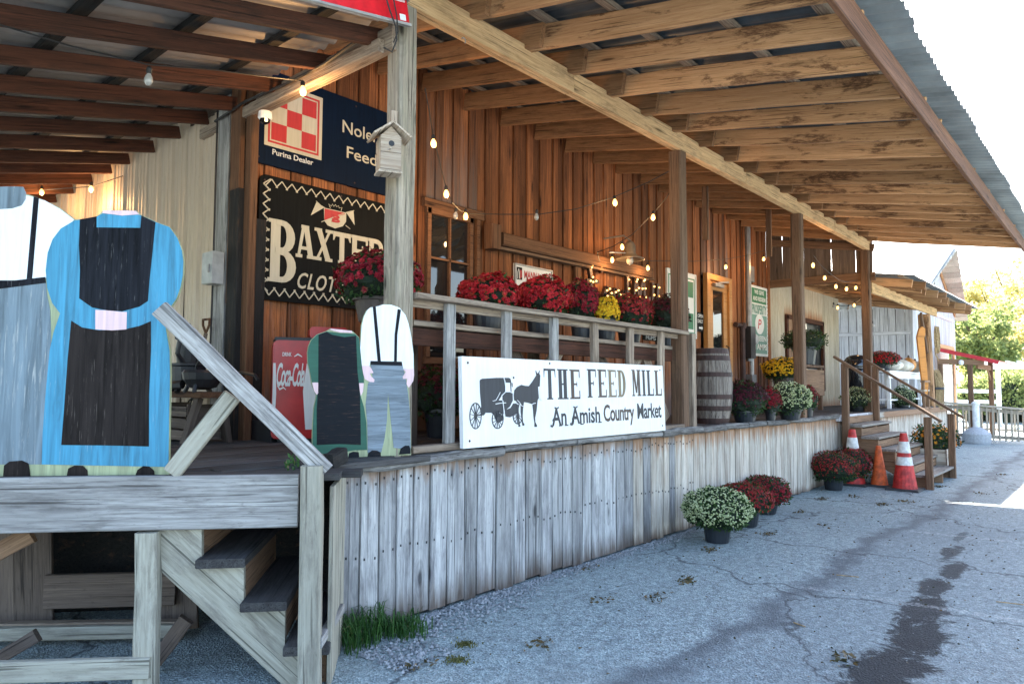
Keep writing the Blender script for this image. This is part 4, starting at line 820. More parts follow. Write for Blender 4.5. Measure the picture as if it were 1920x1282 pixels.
sheet('emblem', [rect(6.31, 2.79, 6.41, 2.94)], mf, .001, s_blk, mp); sheet('emblem_mark', stroke([(6.325, 2.80), (6.33, 2.88), (6.345, 2.92), (6.36, 2.88), (6.36, 2.80)], .01), mf, .0025, s_wht, mp); sheet('emblem_red', stroke([(6.375, 2.80), (6.375, 2.88), (6.385, 2.91), (6.40, 2.89), (6.40, 2.83), (6.38, 2.82)], .014), mf, .0025, s_red, mp)
gp, gf = framed('green_check_sign', 'white sign with green checks half behind the second post', 9.95, 2.32, 10.95, 3.40, fm=s_wht)
sheet('green_border', [rect(10.0, 2.40, 10.90, 2.42), rect(10.0, 3.30, 10.90, 3.32), rect(10.0, 2.42, 10.03, 3.3), rect(10.87, 2.42, 10.9, 3.3)], gf, .001, s_grn, gp)
for i in range(3):
    for j in range(3):
        if (i+j) % 2 == 0: sheet('green_check', [rect(10.08+i*.255, 2.47+j*.265, 10.08+(i+1)*.255, 2.47+(j+1)*.265)], gf, .001, s_grn, gp)
sf = WALL(.05)
st_ = thing('stamps_sign', 'tall faded green GREEN STAMPS sign with scalloped white edge on the wall', 'sign', sf.P(13.6, 1.9))
SU0, SU1, SV0, SV1 = 13.22, 14.06, 2.12, 3.50
ed = []
n = 12
for k in range(n): ed += [(SU0+(SU1-SU0)*(k+.15)/n, SV0), (SU0+(SU1-SU0)*(k+.85)/n, SV0), (SU0+(SU1-SU0)*(k+1)/n, SV0+.03)]
for k in range(18): ed += [(SU1, SV0+(SV1-SV0)*(k+.15)/18), (SU1, SV0+(SV1-SV0)*(k+.85)/18), (SU1-.03, SV0+(SV1-SV0)*(k+1)/18)]
for k in range(n): ed += [(SU1-(SU1-SU0)*(k+.15)/n, SV1), (SU1-(SU1-SU0)*(k+.85)/n, SV1), (SU1-(SU1-SU0)*(k+1)/n, SV1-.03)]
for k in range(18): ed += [(SU0, SV1-(SV1-SV0)*(k+.15)/18), (SU0, SV1-(SV1-SV0)*(k+.85)/18), (SU0+.03, SV1-(SV1-SV0)*(k+1)/18)]
slab('panel', ed, sf, .02, s_wht, st_)
sheet('green_field', [rect(SU0+.06, 3.16, SU1-.06, SV1-.05)], sf, .001, s_grn, st_); sheet('faded_field', [rect(SU0+.05, SV0+.05, SU1-.05, 2.93)], sf, .001, s_grn2, st_)
text('lettering', 'WE GIVE', sf, 13.40, 3.34, 13.88, 3.42, s_wht, st_, bold=.02); text('lettering', 'AND REDEEM', sf, 13.33, 3.21, 13.95, 3.29, s_wht, st_, bold=.02)
text('lettering', 'PROSPERITY', sf, SU0+.06, 2.955, SU1-.06, 3.13, s_grn2, st_, bold=.03)
sheet('disc', [[(13.64+.22*math.cos(a*.314), 2.75+.2*math.sin(a*.314)) for a in range(20)]], sf, .002, s_wht, st_); text('lettering', 'P', sf, 13.55, 2.66, 13.73, 2.85, s_red, st_, bold=.01, shear=.2, off=.004)
text('lettering', 'GREEN', sf, 13.33, 2.42, 13.97, 2.52, s_wht, st_, bold=.02); text('lettering', 'STAMPS', sf, 13.27, 2.25, 14.0, 2.36, s_wht, st_, bold=.02)
hs = thing('small_notice', 'small black notice with white print beside the door frame', 'sign', (11.1, 5.44, 2.4)); hf = WALL(.04)
slab('panel', rect(10.98, 2.45, 11.22, 2.78), hf, .015, s_blk, hs); text('lettering', 'OPEN', hf, 11.0, 2.69, 11.2, 2.75, s_wht, hs); text('lettering', 'DAILY', hf, 11.0, 2.60, 11.2, 2.66, s_wht, hs); sheet('arrow', [[(11.05, 2.50), (11.15, 2.50), (11.15, 2.48), (11.19, 2.515), (11.15, 2.55), (11.15, 2.53), (11.05, 2.53)]], hf, .001, s_wht, hs)
lb = thing('shelf_label', 'little white notice hanging under the railing ledge', 'sign', (6.2, 3.7, 2.0)); lf_ = Fr((0, 3.76, 0), (1, 0, 0)); slab('panel', rect(6.35, 2.0, 6.65, 2.06), lf_, .01, s_blk, lb); text('lettering', 'MUMS', lf_, 6.4, 2.01, 6.6, 2.05, s_wht, lb)
# marquee letters
mq = thing('marquee_letters', 'rusty marquee letters dotted with lit bulbs on a backing board', 'lit letters', (8.5, 5.4, 2.6))
for z_ in (3.16,): piece('backing_rail', (7.5, 5.44, z_), (9.5, 5.44, z_-.0), .04, .03, w_trim, mq, rings=3)
piece('backing_post', (7.52, 5.44, 2.5), (7.52, 5.44, 3.2), .12, .03, w_trim, mq, up=(1, 0, 0), rings=2)
def strokes3(name, pts, w_, fr, bulbs=True, depth=.05, mult=.13):
    m = MB(); P = [fr.P(*p) for p in pts]
    for a, b in zip(P, P[1:]): m.bar(a+(a-b).normalized()*w_*.4, b+(b-a).normalized()*w_*.4, w_, depth, up=(b-a).cross(fr.n))
    o = m.o(name, m_marq, mq)
    acc = 0; bl = MB()
    for a, b in zip(P, P[1:]):
        L = (b-a).length; t = .04
        while t < L:
            c = a+(b-a)*(t/L)+fr.n*(depth/2+.018); bl = MB(); bl.lathe([(.001, -.013), (.011, -.007), (.014, 0), (.011, .008), (.001, .014)], 7, c); bl.o('marquee_bulb', m_bulb, o); t += mult
    
qf = WALL(.09)
mqc = {'F': [[(0, 0), (.06, .32), (.02, .5), (.12, .58), (.24, .56), (.30, .48)], [(-.04, .30), (.2, .32)]], 'e': [[(.02, .13), (.17, .15), (.16, .24), (.07, .25), (.02, .15), (.06, .03), (.18, .06)]],
       'd': [[(.17, .2), (.08, .24), (.02, .14), (.06, .03), (.16, .06)], [(.18, .0), (.18, .48)]], 'M': [[(0, 0), (.06, .5), (.16, .18), (.28, .52), (.34, 0)]], 'i': [[(.02, 0), (.03, .22)]], 'l': [[(.03, .45), (.02, .02), (.1, .02)]]}
u = 7.72
for c, adv in (('F', .34), ('e', .22), ('e', .22), ('d', .34), ('M', .42), ('i', .11), ('l', .15), ('l', .15)):
    for st in mqc[c]: strokes3('letter', [(u+a, 2.62+b) for a, b in st], .055, qf)
    u += adv
# ------------------------------------------------------------ wall lamp, conduit, meter, boxes
lm = thing('barn_lamp', 'grey metal barn lamp with a flared shade hanging in front of the board wall', 'lamp', (8.9, 5.0, 3.1))
c = on(1181, 478, Y=5.05)
m = MB(); m.lathe([(.012, .20), (.05, .17), (.075, .13), (.08, .02), (.10, -.01), (.19, -.05), (.20, -.065), (.185, -.062), (.09, -.02), (.02, -.01)], 20, c); m.o('shade', plain('lamp_grey', (.20, .16, .12), .45, .3), lm, smooth=True)
m = MB(); m.lathe([(.01, -.14), (.045, -.11), (.05, -.07), (.03, -.02)], 12, c); m.o('globe', m_bulboff, lm); m = MB(); m.tube([c+V((0, 0, .2)), c+V((0, .1, .28)), c+V((0, .42, .28))], .012); m.tube([c+V((-.02, 0, .02)), c+V((-.35, .1, .0))], .01); m.o('arm', m_steel, lm)
cn = thing('service_conduit', 'tall dark conduit with meter and boxes beside the door', 'conduit', (12.9, 5.35, DZ))
m = MB(); m.tube([(12.95, 5.38, 2.0), (12.95, 5.38, 4.75)], .055, 10); m.o('pipe', m_steel, cn); m = MB(); m.tube([(13.02, 5.36, 1.4), (13.02, 5.36, 2.1)], .04, 8); m.o('pipe', m_steel_l, cn)
m = MB(); m.box((12.80, 5.28, 2.05), (13.02, 5.46, 2.65)); m.o('main_box', m_black, cn); m = MB(); m.box((12.88, 5.30, 1.38), (13.08, 5.46, 1.75)); m.o('lower_box', m_steel, cn)
m = MB(); m.lathe([(.10, 0), (.11, .03), (.105, .10), (.08, .13), (.02, .14)], 16); mt = MB(); mt.add([V((13.12, 5.42-z_, 2.42))+V((x_, 0, y_)) for x_, y_, z_ in m.v], m.f); mt.o('meter', m_steel_l, cn, smooth=False)
m = MB(); m.box((13.05, 5.42, 3.55), (13.35, 5.48, 3.85)); m.o('louvre_box', m_steel, cn)
m = MB(); m.tube([(12.3, 5.36, 2.65), (12.6, 5.36, 2.65), (12.6, 5.36, 1.2)], .05, 8); m.lathe([(.07, 0), (.08, .05), (.07, .1)], 10, (12.6, 5.36, 2.6)); tag(m.o('rusty_pipe', m_hoop), 'rusty elbow pipe on the wall just right of the door', 'pipe')
# ------------------------------------------------------------ cola machine
ck_ = thing('cola_machine', 'red and white drink machine with flared white side panels against the wall', 'vending machine', (3.3, 5.0, DZ))
KF = Fr((2.90, 5.02, DZ), V((.88, -.47, 0))); KF.x = KF.x*.74; kq = lambda x: KF.px(x, 690)[0]/.5476
def kbox(u0, v0, u1, v1, d0, d1, name, mat, r=.02):
    return slab(name, rrect(u0, v0, u1, v1, r), KF.at(0, 0, -d0), d1-d0, mat, ck_)
kbox(0, .03, .62, .80, 0, .36, 'cabinet', s_coke, .04); kbox(0.01, .80, .61, .825, .01, .35, 'lid_gap', m_black, .01); kbox(.28, .825, .58, .92, .08, .32, 'coin_top', s_coke, .03); kbox(.05, 0, .57, .03, .05, .3, 'plinth', m_black, .01)
for s_ in ((0.005, .03), (.615, .59)):
    sheet('white_panel', [[(s_[0], .62), (s_[1]+(.0), .62), (s_[1]+(.012 if s_[0] < .1 else -.0), .38), (s_[1]-(0 if s_[0] < .1 else .02), .12), (s_[0], .12)]] if s_[0] < .1 else [[(kq(569), .40), (kq(575), .62), (.615, .62), (.615, .10), (kq(575), .10)]], KF, .001, s_wht, ck_)
text('lettering', 'DRINK', KF, kq(529), .675, kq(546), .705, s_wht, ck_, bold=.02, off=.002)
cs = []
KU0, KU1 = kq(519), kq(566)
def CS(pts, w_): 
    cs.extend(stroke([(KU0+p[0]*(KU1-KU0)/1.15, .44+p[1]*.2) for p in pts], w_))
CS([(.78, 1.16), (.95, 1.26), (1.15, 1.16)], [.006, .014, .006]); CS([(.04, .02), (.16, -.12), (.32, -.05), (.44, -.14)], [.006, .016, .012, .005])
text('script_lettering', 'Coca-Cola', KF, KU0, .445, KU1+.03, .62, s_wht, ck_, bold=.022, shear=.35, gap=.84, off=.002)
sheet('script_lettering', cs, KF, .001, s_wht, ck_)
# ------------------------------------------------------------ birdhouse on the post
bh = thing('birdhouse', 'small whitewashed birdhouse with a pitched roof nailed to the tall grey post', 'birdhouse', (2.95, 3.5, 3.1))
B0 = on(740, 318, Y=3.50); BF = Fr(B0, V((.80, -.60, 0)))      # front faces the camera's left
BF = Fr(on(713, 318, Y=3.56), V((.90, -.44, 0)))
bwid, bhg, bd = .135, .225, .13
slab('front', [(0, 0), (bwid, 0), (bwid, bhg), (bwid/2, bhg+.07), (0, bhg)], BF, .015, w_bird, bh); slab('back', [(0, 0), (bwid, 0), (bwid, bhg), (bwid/2, bhg+.07), (0, bhg)], BF.at(0, 0, -bd), .015, w_bird, bh)
for u_ in (.0075, bwid-.0075): piece('side', BF.P(u_, .0, -bd/2-.0), BF.P(u_, bhg+.01, -bd/2), bd-.02, .014, w_bird, bh, up=BF.n, rings=2)
piece('floor', BF.P(bwid/2, .0, .0), BF.P(bwid/2, .0, -bd-.01), bwid+.02, .014, w_bird, bh, up=BF.x, rings=2)
for s_ in (-1, 1):
    a, b = (bwid/2, bhg+.085), (bwid/2+s_*(bwid/2+.055), bhg-.0-.005); mid = ((a[0]+b[0])/2, (a[1]+b[1])/2)
    dvec = (BF.x*(b[0]-a[0])+BF.z*(b[1]-a[1])); piece('roof_board', BF.P(*mid, .05), BF.P(*mid, -bd-.04), dvec.length, .012, w_bird, bh, up=dvec, rings=3)
m = MB(); cc = BF.P(bwid*.55, bhg*.78, .004); 
sheet('entrance_hole', [[(bwid*.52+.019*math.cos(a*.45), bhg*.80+.019*math.sin(a*.45)) for a in range(14)]], BF, .001, m_black, bh); piece('perch', BF.P(bwid*.4, bhg*.6, 0), BF.P(bwid*.4, bhg*.6, .05), .008, .008, w_bird, bh, rings=2)
piece('mount_strip', BF.P(bwid*.8, bhg+.02, -.10), BF.P(bwid*.8, bhg+.21, -.10), .05, .015, w_bird, bh, up=BF.x, rings=2)
cm_ = thing('dome_camera', 'small white security camera at the end of the side beam', 'camera', (2.8, 5.2, 3.7)); c = on(497, 222, Y=5.1)
m = MB(); m.lathe([(.05, .05), (.055, .0), (.045, -.01)], 14, c); m.o('housing', m_whitep, cm_); m = MB(); m.lathe([(.04, -.01), (.035, -.035), (.01, -.05)], 12, c); m.o('dome', m_blackgl, cm_)

# ------------------------------------------------------------ potted mums
def leafquad(m, c, d, s_, tw):
    d = d.normalized(); a = d.orthogonal().normalized(); b = d.cross(a); a2 = a*math.cos(tw)+b*math.sin(tw)
    k = len(m.v); m.v += [c-a2*s_*.35, c+d*s_*.9-a2*s_*.0+a2*s_*.05, c+a2*s_*.35, c-d*s_*.5]; m.f.append((k, k+1, k+2, k+3))
def flower(m, c, n, r, pet=7):
    n = n.normalized(); a = n.orthogonal().normalized(); b = n.cross(a); ph = random.random()*6; k = len(m.v); m.v.append(c+n*r*.05)
    for j in range(pet*2):
        t = ph+j*math.pi/pet; rr = r*(1.0 if j % 2 else .62)*random.uniform(.85, 1.1); lift = r*(.30 if j % 2 else .18)
        m.v.append(c+(a*math.cos(t)+b*math.sin(t))*rr+n*lift*random.uniform(.4, 1.2))
    for j in range(pet*2): m.f.append((k, k+1+j, k+1+(j+1) % (pet*2)))
    # inner whorl
    k = len(m.v); m.v.append(c+n*r*.12)
    for j in range(pet): t = ph+j*2*math.pi/pet; m.v.append(c+(a*math.cos(t)+b*math.sin(t))*r*.48+n*r*.5)
    for j in range(pet): m.f.append((k, k+1+j, k+1+(j+1) % pet))
def mum(label, loc, r, h, col, potr=.15, poth=.2, n=450, fr=.021, group=None, potm=None, cover=.62, dark=False, name='potted_mum', leafn=None, off=(0, 0), core2=None):
    """loc = foot of the pot; r,h = half width and height of the dome"""
    n = int(n*(1.55 if n > 250 else 1)); h *= .98; r *= .91; t = thing(name, label, 'potted plant', loc, group); base = V(loc)+V((off[0], off[1], poth*.82)); g_ = MB()
    g_.lathe([(potr*.74, 0), (potr*.78, .01), (potr*.96, poth*.86), (potr*1.05, poth*.88), (potr*1.05, poth), (potr*.97, poth), (potr*.9, poth*.9)], 20, V(loc)); pot = g_.o('pot', potm or m_pot, t, smooth=False)
    g_ = MB(); rr = []
    sd_ = random.random()*50
    def lump(d): return 1+.20*noise.noise(d*1.5+V((sd_, 0, 0)))+.09*noise.noise(d*4.5+V((sd_, 3, 0)))
    nu, nv = 14, 8; k = 0
    for j in range(nv+1):
        th = math.pi*(.02+.90*j/nv)
        for i in range(nu):
            ph = 2*math.pi*i/nu; d = V((math.sin(th)*math.cos(ph), math.sin(th)*math.sin(ph), math.cos(th))); l_ = lump(d)*.86
            g_.v.append(base+V((d.x*r*l_, d.y*r*l_, h*.42+d.z*h*.55*l_)))
    for j in range(nv):
        for i in range(nu): g_.f.append((j*nu+i, (j+1)*nu+i, (j+1)*nu+(i+1) % nu, j*nu+(i+1) % nu))
    g_.o('inner_growth', m_core, t, kind='stuff')
    lv = MB(); N_ = leafn or int(900*(r/.3)**1.6)
    for i in range(N_):
        z = random.uniform(-.88, 1); ph = random.random()*6.283; q_ = math.sqrt(max(0, 1-z*z)); d = V((q_*math.cos(ph), q_*math.sin(ph), z)); l_ = lump(d)*random.uniform(.78, 1.04)
        c = base+V((d.x*r*l_, d.y*r*l_, h*.42+d.z*h*.56*l_)); leafquad(lv, c, d+V((random.uniform(-.9, .9), random.uniform(-.9, .9), random.uniform(-.5, .9))), random.uniform(.022, .04), random.random()*3)
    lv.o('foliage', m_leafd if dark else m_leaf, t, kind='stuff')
    fl = MB(); cnt = 0
    while cnt < n:
        z = 1-random.random()**.9*(1+cover*.62) if True else 0; z = max(-.55, z); ph = random.random()*6.283
        q_ = math.sqrt(max(0, 1-z*z)); d = V((q_*math.cos(ph), q_*math.sin(ph), z))
        if z < (1-cover)*.9-.35+.25*noise.noise(d*3+V((sd_, 9, 0))): 
            if random.random() < .86: cnt += .25; continue
        l_ = lump(d)*random.uniform(.96, 1.05); c = base+V((d.x*r*l_, d.y*r*l_, h*.42+d.z*h*.57*l_))
        nn = V((d.x/r, d.y/r, d.z/(h*.57))).normalized()+V((random.uniform(-.35, .35), random.uniform(-.35, .35), random.uniform(-.1, .5)))
        if col == 'white':
            s_ = fr*random.uniform(.5, 1.1); k = len(fl.v); a = nn.normalized(); b = a.orthogonal().normalized(); e = a.cross(b); fl.v += [c+a*s_, c+b*s_, c+e*s_, c-b*s_, c-e*s_]; fl.f += [(k, k+1, k+2), (k, k+2, k+3), (k, k+3, k+4), (k, k+4, k+1)]
        else: flower(fl, c, nn, fr*random.uniform(.7, 1.15), 7 if fr > .017 else 5)
        cnt += 1
    fl.o('blossoms', m_f[col], t, kind='stuff')
    return t
def px_mum(x0, x1, ytop, ybot, col, label, Y=None, Z=None, footy=None, **k):
    """dome between photo columns x0..x1 and rows ytop..ybot, standing on the surface Z"""
    if Z is not None and Y is None: c = on((x0+x1)/2, footy, Z=Z)
    else: c = on((x0+x1)/2, (ytop+ybot)/2, Y=Y)
    dep = (V((c.x, c.y, 0))-V((0, 0, 0))).dot(V((_F.x, _F.y, 0)).normalized()); r = (x1-x0)/2*dep/CF; zt = C0.z+(C0.z*0)+on((x0+x1)/2, ytop, Y=c.y).z-C0.z; zb = on((x0+x1)/2, ybot, Y=c.y).z
    return c, r, zt, zb, dep
GM = {'shelf': 'mums lined up on the shelf behind the railing', 'ground': 'mums on the ground by the dock', 'deck': 'mums along the edge of the dock'}
def shelf(x0, x1, yt, yb, col, label, Y=4.05, zf=1.975, grp='shelf', **k):
    c, r, zt, zb, dep = px_mum(x0, x1, yt, yb, col, label, Y=Y); poth = k.pop('poth', max(.14, min(.24, zb-zf+.0))); potr = k.pop('potr', r*.55); r *= 1.10
    h = (zt-(zf+poth*.82))/.98
    return mum(label, (c.x, c.y, zf), r, h, col, potr=potr, poth=poth, group=GM.get(grp), **k)
shelf(628, 790, 470, 560, 'crimson', 'big dark crimson mum left of the tall grey post, in front of the black sign', Y=4.1, n=420, fr=.026, potm=m_pot2, cover=.75)
shelf(858, 972, 516, 580, 'red', 'leftmost bright red mum right of the tall grey post', n=520, fr=.026, cover=.9)
shelf(962, 1066, 520, 588, 'red', 'bright red mum in front of the MANNA PRO sign', n=520, fr=.026, cover=.9)
shelf(1052, 1126, 528, 598, 'crimson', 'crimson mum between the bright red mum and the yellow one', n=460, fr=.022, cover=.8, Y=4.15)
shelf(1112, 1160, 556, 600, 'yellow', 'small bright yellow mum among the red ones', n=330, fr=.022, Y=3.95, cover=.95, potr=.11)
shelf(1136, 1224, 550, 608, 'bronze', 'dull red mum right of the yellow one', n=520, fr=.020, cover=.75)
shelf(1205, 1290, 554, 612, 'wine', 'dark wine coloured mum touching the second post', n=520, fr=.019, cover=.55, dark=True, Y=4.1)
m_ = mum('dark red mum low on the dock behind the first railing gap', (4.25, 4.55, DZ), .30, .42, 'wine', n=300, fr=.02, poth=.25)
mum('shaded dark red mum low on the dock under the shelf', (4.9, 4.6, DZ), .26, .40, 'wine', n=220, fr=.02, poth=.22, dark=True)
def deckm(x0, x1, yt, yfoot, col, label, Z=DZ, **k):
    c = on((x0+x1)/2, yfoot, Z=Z); c2, r, zt, zb, dep = px_mum(x0, x1, yt, yt+10, col, label, Y=c.y); poth = k.pop('poth', .15); h = (zt-(Z+poth*.82))/.98
    grp = k.pop('grp', 'deck'); return mum(label, (c.x, c.y, Z), r, h, col, potr=k.pop('potr', r*.5), poth=poth, group=GM.get(grp), **k)
deckm(1352, 1442, 713, 792, 'wine', 'wide dark wine mum beside the barrel', n=700, fr=.017, cover=.6)
deckm(1424, 1466, 727, 789, 'crimson', 'small crimson mum squeezed between the wine one and the pale one', n=330, fr=.016, cover=.75)
deckm(1440, 1524, 717, 787, 'white', 'large green mum covered in cream buds on the dock edge', n=900, fr=.013, cover=.95)
deckm(1495, 1535, 722, 782, 'crimson', 'crimson mum behind the third post', n=300, fr=.015)
deckm(1578, 1634, 725, 776, 'white', 'round budding green mum at the top of the steps', n=500, fr=.012, cover=.8, Z=DZ-.05)
deckm(1672, 1714, 724, 772, 'white', 'budding green mum under the white table', n=360, fr=.012, Z=DZ-.09, cover=.8)
deckm(1698, 1734, 727, 766, 'red', 'small red mum beside the steps rail', n=240, fr=.014, Z=DZ-.1)
c = on(1470, 760, Z=DZ); st = thing('plant_stand', 'dark upturned crate carrying the yellow mum', 'stand', (c.x, 4.3, DZ)); 
X0 = on(1468, 700, Y=4.3).x
m = MB(); m.box((X0-.26, 4.1, DZ), (X0+.26, 4.5, DZ+.36)); m.o('crate_body', w_under, st); m = MB(); m.box((X0-.28, 4.08, DZ+.36), (X0+.28, 4.52, DZ+.39)); m.o('crate_top', w_under, st)
shelf(1432, 1506, 671, 716, 'yellow', 'large yellow mum on a crate above the dock edge mums', Y=4.3, zf=DZ+.39, grp='x', n=560, fr=.022, cover=.85, potm=m_pot2, poth=.22)
deckm(1352, 1378, 655, 735, 'wine', 'dark mum peeping out behind the barrel', n=160, fr=.018, dark=True, Z=DZ, poth=.45)
deckm(1405, 1450, 690, 752, 'wine', 'dull dark mum behind the yellow one on the left', n=60, fr=.015, dark=True, poth=.3)
# tall planter with the round green shrub by the far window
X1 = on(1510, 640, Y=4.7).x; tb = thing('plant_table', 'rough wooden table by the far post holding the round green shrub', 'table', (X1, 4.8, DZ))
piece('table_top', (X1-.6, 4.8, 1.92), (X1+.6, 4.8, 1.92), .5, .05, w_postb, tb, up=(0, 1, 0), rings=2)
for dx in (-.5, .5):
    for dy in (-.2, .2): piece('leg', (X1+dx, 4.8+dy, DZ), (X1+dx, 4.8+dy, 1.90), .08, .08, w_postb, tb, up=(1, 0, 0), rings=2)
piece('front_panel', (X1-.58, 4.56, 1.6), (X1+.58, 4.56, 1.6), .5, .03, w_stair, tb, rings=2)
shelf(1468, 1549, 616, 672, 'white', 'round leafy green shrub on the table behind the third post', Y=4.7, zf=1.945, grp='x', n=60, fr=.010, poth=.36, cover=.6)
# ground mums
deckm(1274, 1416, 918, 1015, 'white', 'large budding green mum with cream tips on the ground by the skirt', Z=0, grp='ground', n=1500, fr=.0115, cover=1.0, potr=.145, poth=.20, leafn=2600)
deckm(1342, 1452, 902, 985, 'bronze', 'rusty red mum behind the budding green one', Z=0, grp='ground', n=1100, fr=.0135, cover=.8, poth=.18)
deckm(1384, 1484, 890, 962, 'crimson', 'deep wine mum farthest back of the three by the skirt', Z=0, grp='ground', n=900, fr=.0135, cover=.95, poth=.14)
deckm(1514, 1612, 846, 918, 'bronze', 'spreading red and green mum in a black pot before the cones', Z=0, grp='ground', n=900, fr=.0135, cover=.7, potr=.15, poth=.19)
deckm(1556, 1636, 836, 908, 'crimson', 'crimson mum right behind the spreading red one near the cones', Z=0, grp='ground', n=700, fr=.0135, cover=.85, poth=.14)
# ------------------------------------------------------------ barrel
bc = on(1338, 795, Z=DZ); bc = V((bc.x+.16, 3.90, DZ)); br = thing('oak_barrel', 'old oak barrel with rusty hoops on the dock beside the second post', 'barrel', bc)
rad = lambda z: .205+.055*math.sin(math.pi*z/.92)
ns = 18; BR = (on(1364, 720, Y=3.9).x-on(1308, 720, Y=3.9).x)
for i in range(ns):
    vs = []; fs = []; a0, a1 = 2*math.pi*(i+.03)/ns, 2*math.pi*(i+.97)/ns; K = 7
    for j in range(K):
        z = .92*j/(K-1)
        for a, dr_ in ((a0, 0), ((a0+a1)/2, .004), (a1, 0), (a1, -.02), (a0, -.02)): vs.append((z, (rad(z)+dr_)*math.cos(a), (rad(z)+dr_)*math.sin(a)))
    for j in range(K-1):
        for q_ in range(5): fs.append((j*5+q_, j*5+(q_+1) % 5, (j+1)*5+(q_+1) % 5, (j+1)*5+q_))
    fs += [(4, 3, 2, 1, 0), tuple((K-1)*5+q_ for q_ in range(5))]
    M_ = Matrix(((0, 1, 0, bc.x), (0, 0, 1, bc.y), (1, 0, 0, bc.z), (0, 0, 0, 1))); link('stave', mk(vs, fs), M_, br, w_barrel)
for z, hw in ((.035, .035), (.19, .03), (.33, .028), (.60, .028), (.80, .03), (.885, .03)):
    m = MB(); m.lathe([(rad(z-hw)-.004, z-hw), (rad(z-hw)+.008, z-hw), (rad(z+hw)+.008, z+hw), (rad(z+hw)-.004, z+hw)], 28, bc); m.o('hoop', m_hoop, br)
m = MB(); m.lathe([(.001, .885), (rad(.9)-.015, .885), (rad(.9)-.015, .895), (.001, .895)], 24, bc); m.o('head', w_barrel, br)
# ------------------------------------------------------------ old tools and grinders at the left
LBX = 2.45
wb = thing('sawhorse_bench', 'low rough wooden bench holding black iron tools against the beige wall', 'bench', (2.5, 5.8, DZ))
B1, B2 = on(330, 742, X=2.62), on(440, 742, X=2.62)
bz = on(380, 740, X=2.55).z
piece('seat_plank', (2.55, 5.15, bz), (2.55, 6.7, bz), .045, .30, w_trim, wb, rings=4)
for yy in (5.3, 6.5):
    for s_ in (-1, 1): piece('leg', (2.55+s_*.09, yy, bz-.02), (2.55+s_*.17, yy+(.05 if yy < 6 else -.05), DZ), .08, .045, w_under, wb, up=(0, 1, 0), rings=2)
cr = thing('wooden_crate', 'small slatted wooden crate under the iron tool bench', 'crate', (2.55, 5.65, DZ))
for k in range(3): piece('slat', (2.42, 5.4, DZ+.06+k*.09), (2.42, 5.95, DZ+.06+k*.09), .075, .015, w_under, cr, rings=2)
for yy in (5.4, 5.95): piece('end_board', (2.42, yy, DZ+.16), (2.68, yy, DZ+.16), .28, .02, w_under, cr, rings=2)
gz = bz+.02
def iron(name, label, cat, loc, parts):
    t = thing(name, label, cat, loc)
    for n_, fn in parts: m = MB(); fn(m); m.o(n_, m_black, t, smooth=False)
    return t
gc = V((2.52, on(352, 700, X=2.52).y, gz))
iron('corn_sheller', 'black cast iron hand mill with an arched top and crank on the bench', 'hand mill', gc, [
    ('body', lambda m: (m.lathe([(.12, .06), (.13, .08), (.135, .2), (.15, .21), (.15, .225), (.10, .23)], 16, gc),)),
    ('arched_hood', lambda m: (m.lathe([(.085, .22), (.095, .34), (.085, .42), (.05, .48), (.015, .50), (.02, .53), (.005, .55)], 14, gc),)),
    ('crank', lambda m: (m.tube([gc+V((-.06, -.06, .22)), gc+V((-.13, -.10, .30)), gc+V((-.12, -.12, .40)), gc+V((-.16, -.15, .42))], .017),)),
    ('foot', lambda m: (m.tube([gc+V((-.1, -.08, .07)), gc+V((-.13, -.12, 0))], .02), m.tube([gc+V((.1, -.08, .07)), gc+V((.13, -.12, 0))], .02), m.tube([gc+V((-.05, .12, .07)), gc+V((-.06, .15, 0))], .02)))])
k2 = V((2.50, on(380, 720, X=2.5).y, gz))
iron('iron_pot', 'squat black iron kettle with a bail handle right of the hand mill', 'kettle', k2, [
    ('bowl', lambda m: (m.lathe([(.04, .02), (.10, .04), (.14, .10), (.15, .15), (.135, .17), (.12, .165)], 16, k2),)),
    ('spout', lambda m: (m.tube([k2+V((-.10, .12, .06)), k2+V((-.16, .22, .05)), k2+V((-.2, .28, .03))], [.035, .03, .02]),)),
    ('bail_handle', lambda m: (m.tube([k2+V((.0, .13*math.cos(a), .15+.11*math.sin(a))) for a in [i_*.314 for i_ in range(11)]], .009),)),
    ('foot', lambda m: m.tube([k2+V((-.08, -.06, .06)), k2+V((-.1, -.08, 0))], .015)), ('foot', lambda m: m.tube([k2+V((-.08, .06, .06)), k2+V((-.1, .08, 0))], .015))])
ff = thing('garden_fork', 'old D-handled digging fork leaning on the beige wall', 'garden fork', (2.75, 5.9, DZ))
ft, fb = on(386, 625, X=2.78), on(361, 745, X=2.70); fe = on(358, 760, X=2.70)
m = MB(); m.tube([ft, fb], .017, 8); m.o('shaft', w_under, ff)
m = MB(); m.tube([ft, ft+V((0, .055, .07)), ft+V((0, .06, .12)), ft+V((0, -.06, .12)), ft+V((0, -.055, .07)), ft], .011); m.o('grip', w_trim, ff)
for k in range(4):
    o_ = (k-1.5)*.045; m = MB(); m.tube([fb, fb+V((0, o_, -.03)), fb+V((-.03, o_*1.1+.02, -.25))], .007, 5); m.o('tine', m_black, ff)
sw_ = iron('spring_arm', 'black iron arm sticking out from the burnt corner board', 'iron arm', (2.85, 5.45, 1.7), [('arm', lambda m: m.tube([on(430, 702, X=2.82), on(455, 698, X=2.8), on(478, 703, X=2.78), on(484, 712, X=2.78)], .014)), ('plate', lambda m: m.tube([on(430, 702, X=2.82), on(430, 720, X=2.82)], .02))])
m = MB(); m.box((2.95, 5.1, DZ), (3.35, 5.42, DZ+.16)); m.o('dark_box', m_black) and None
tag(bpy.data.objects['dark_box'], 'low black box on the dock at the foot of the wall by the drink machine', 'box')
m = MB()
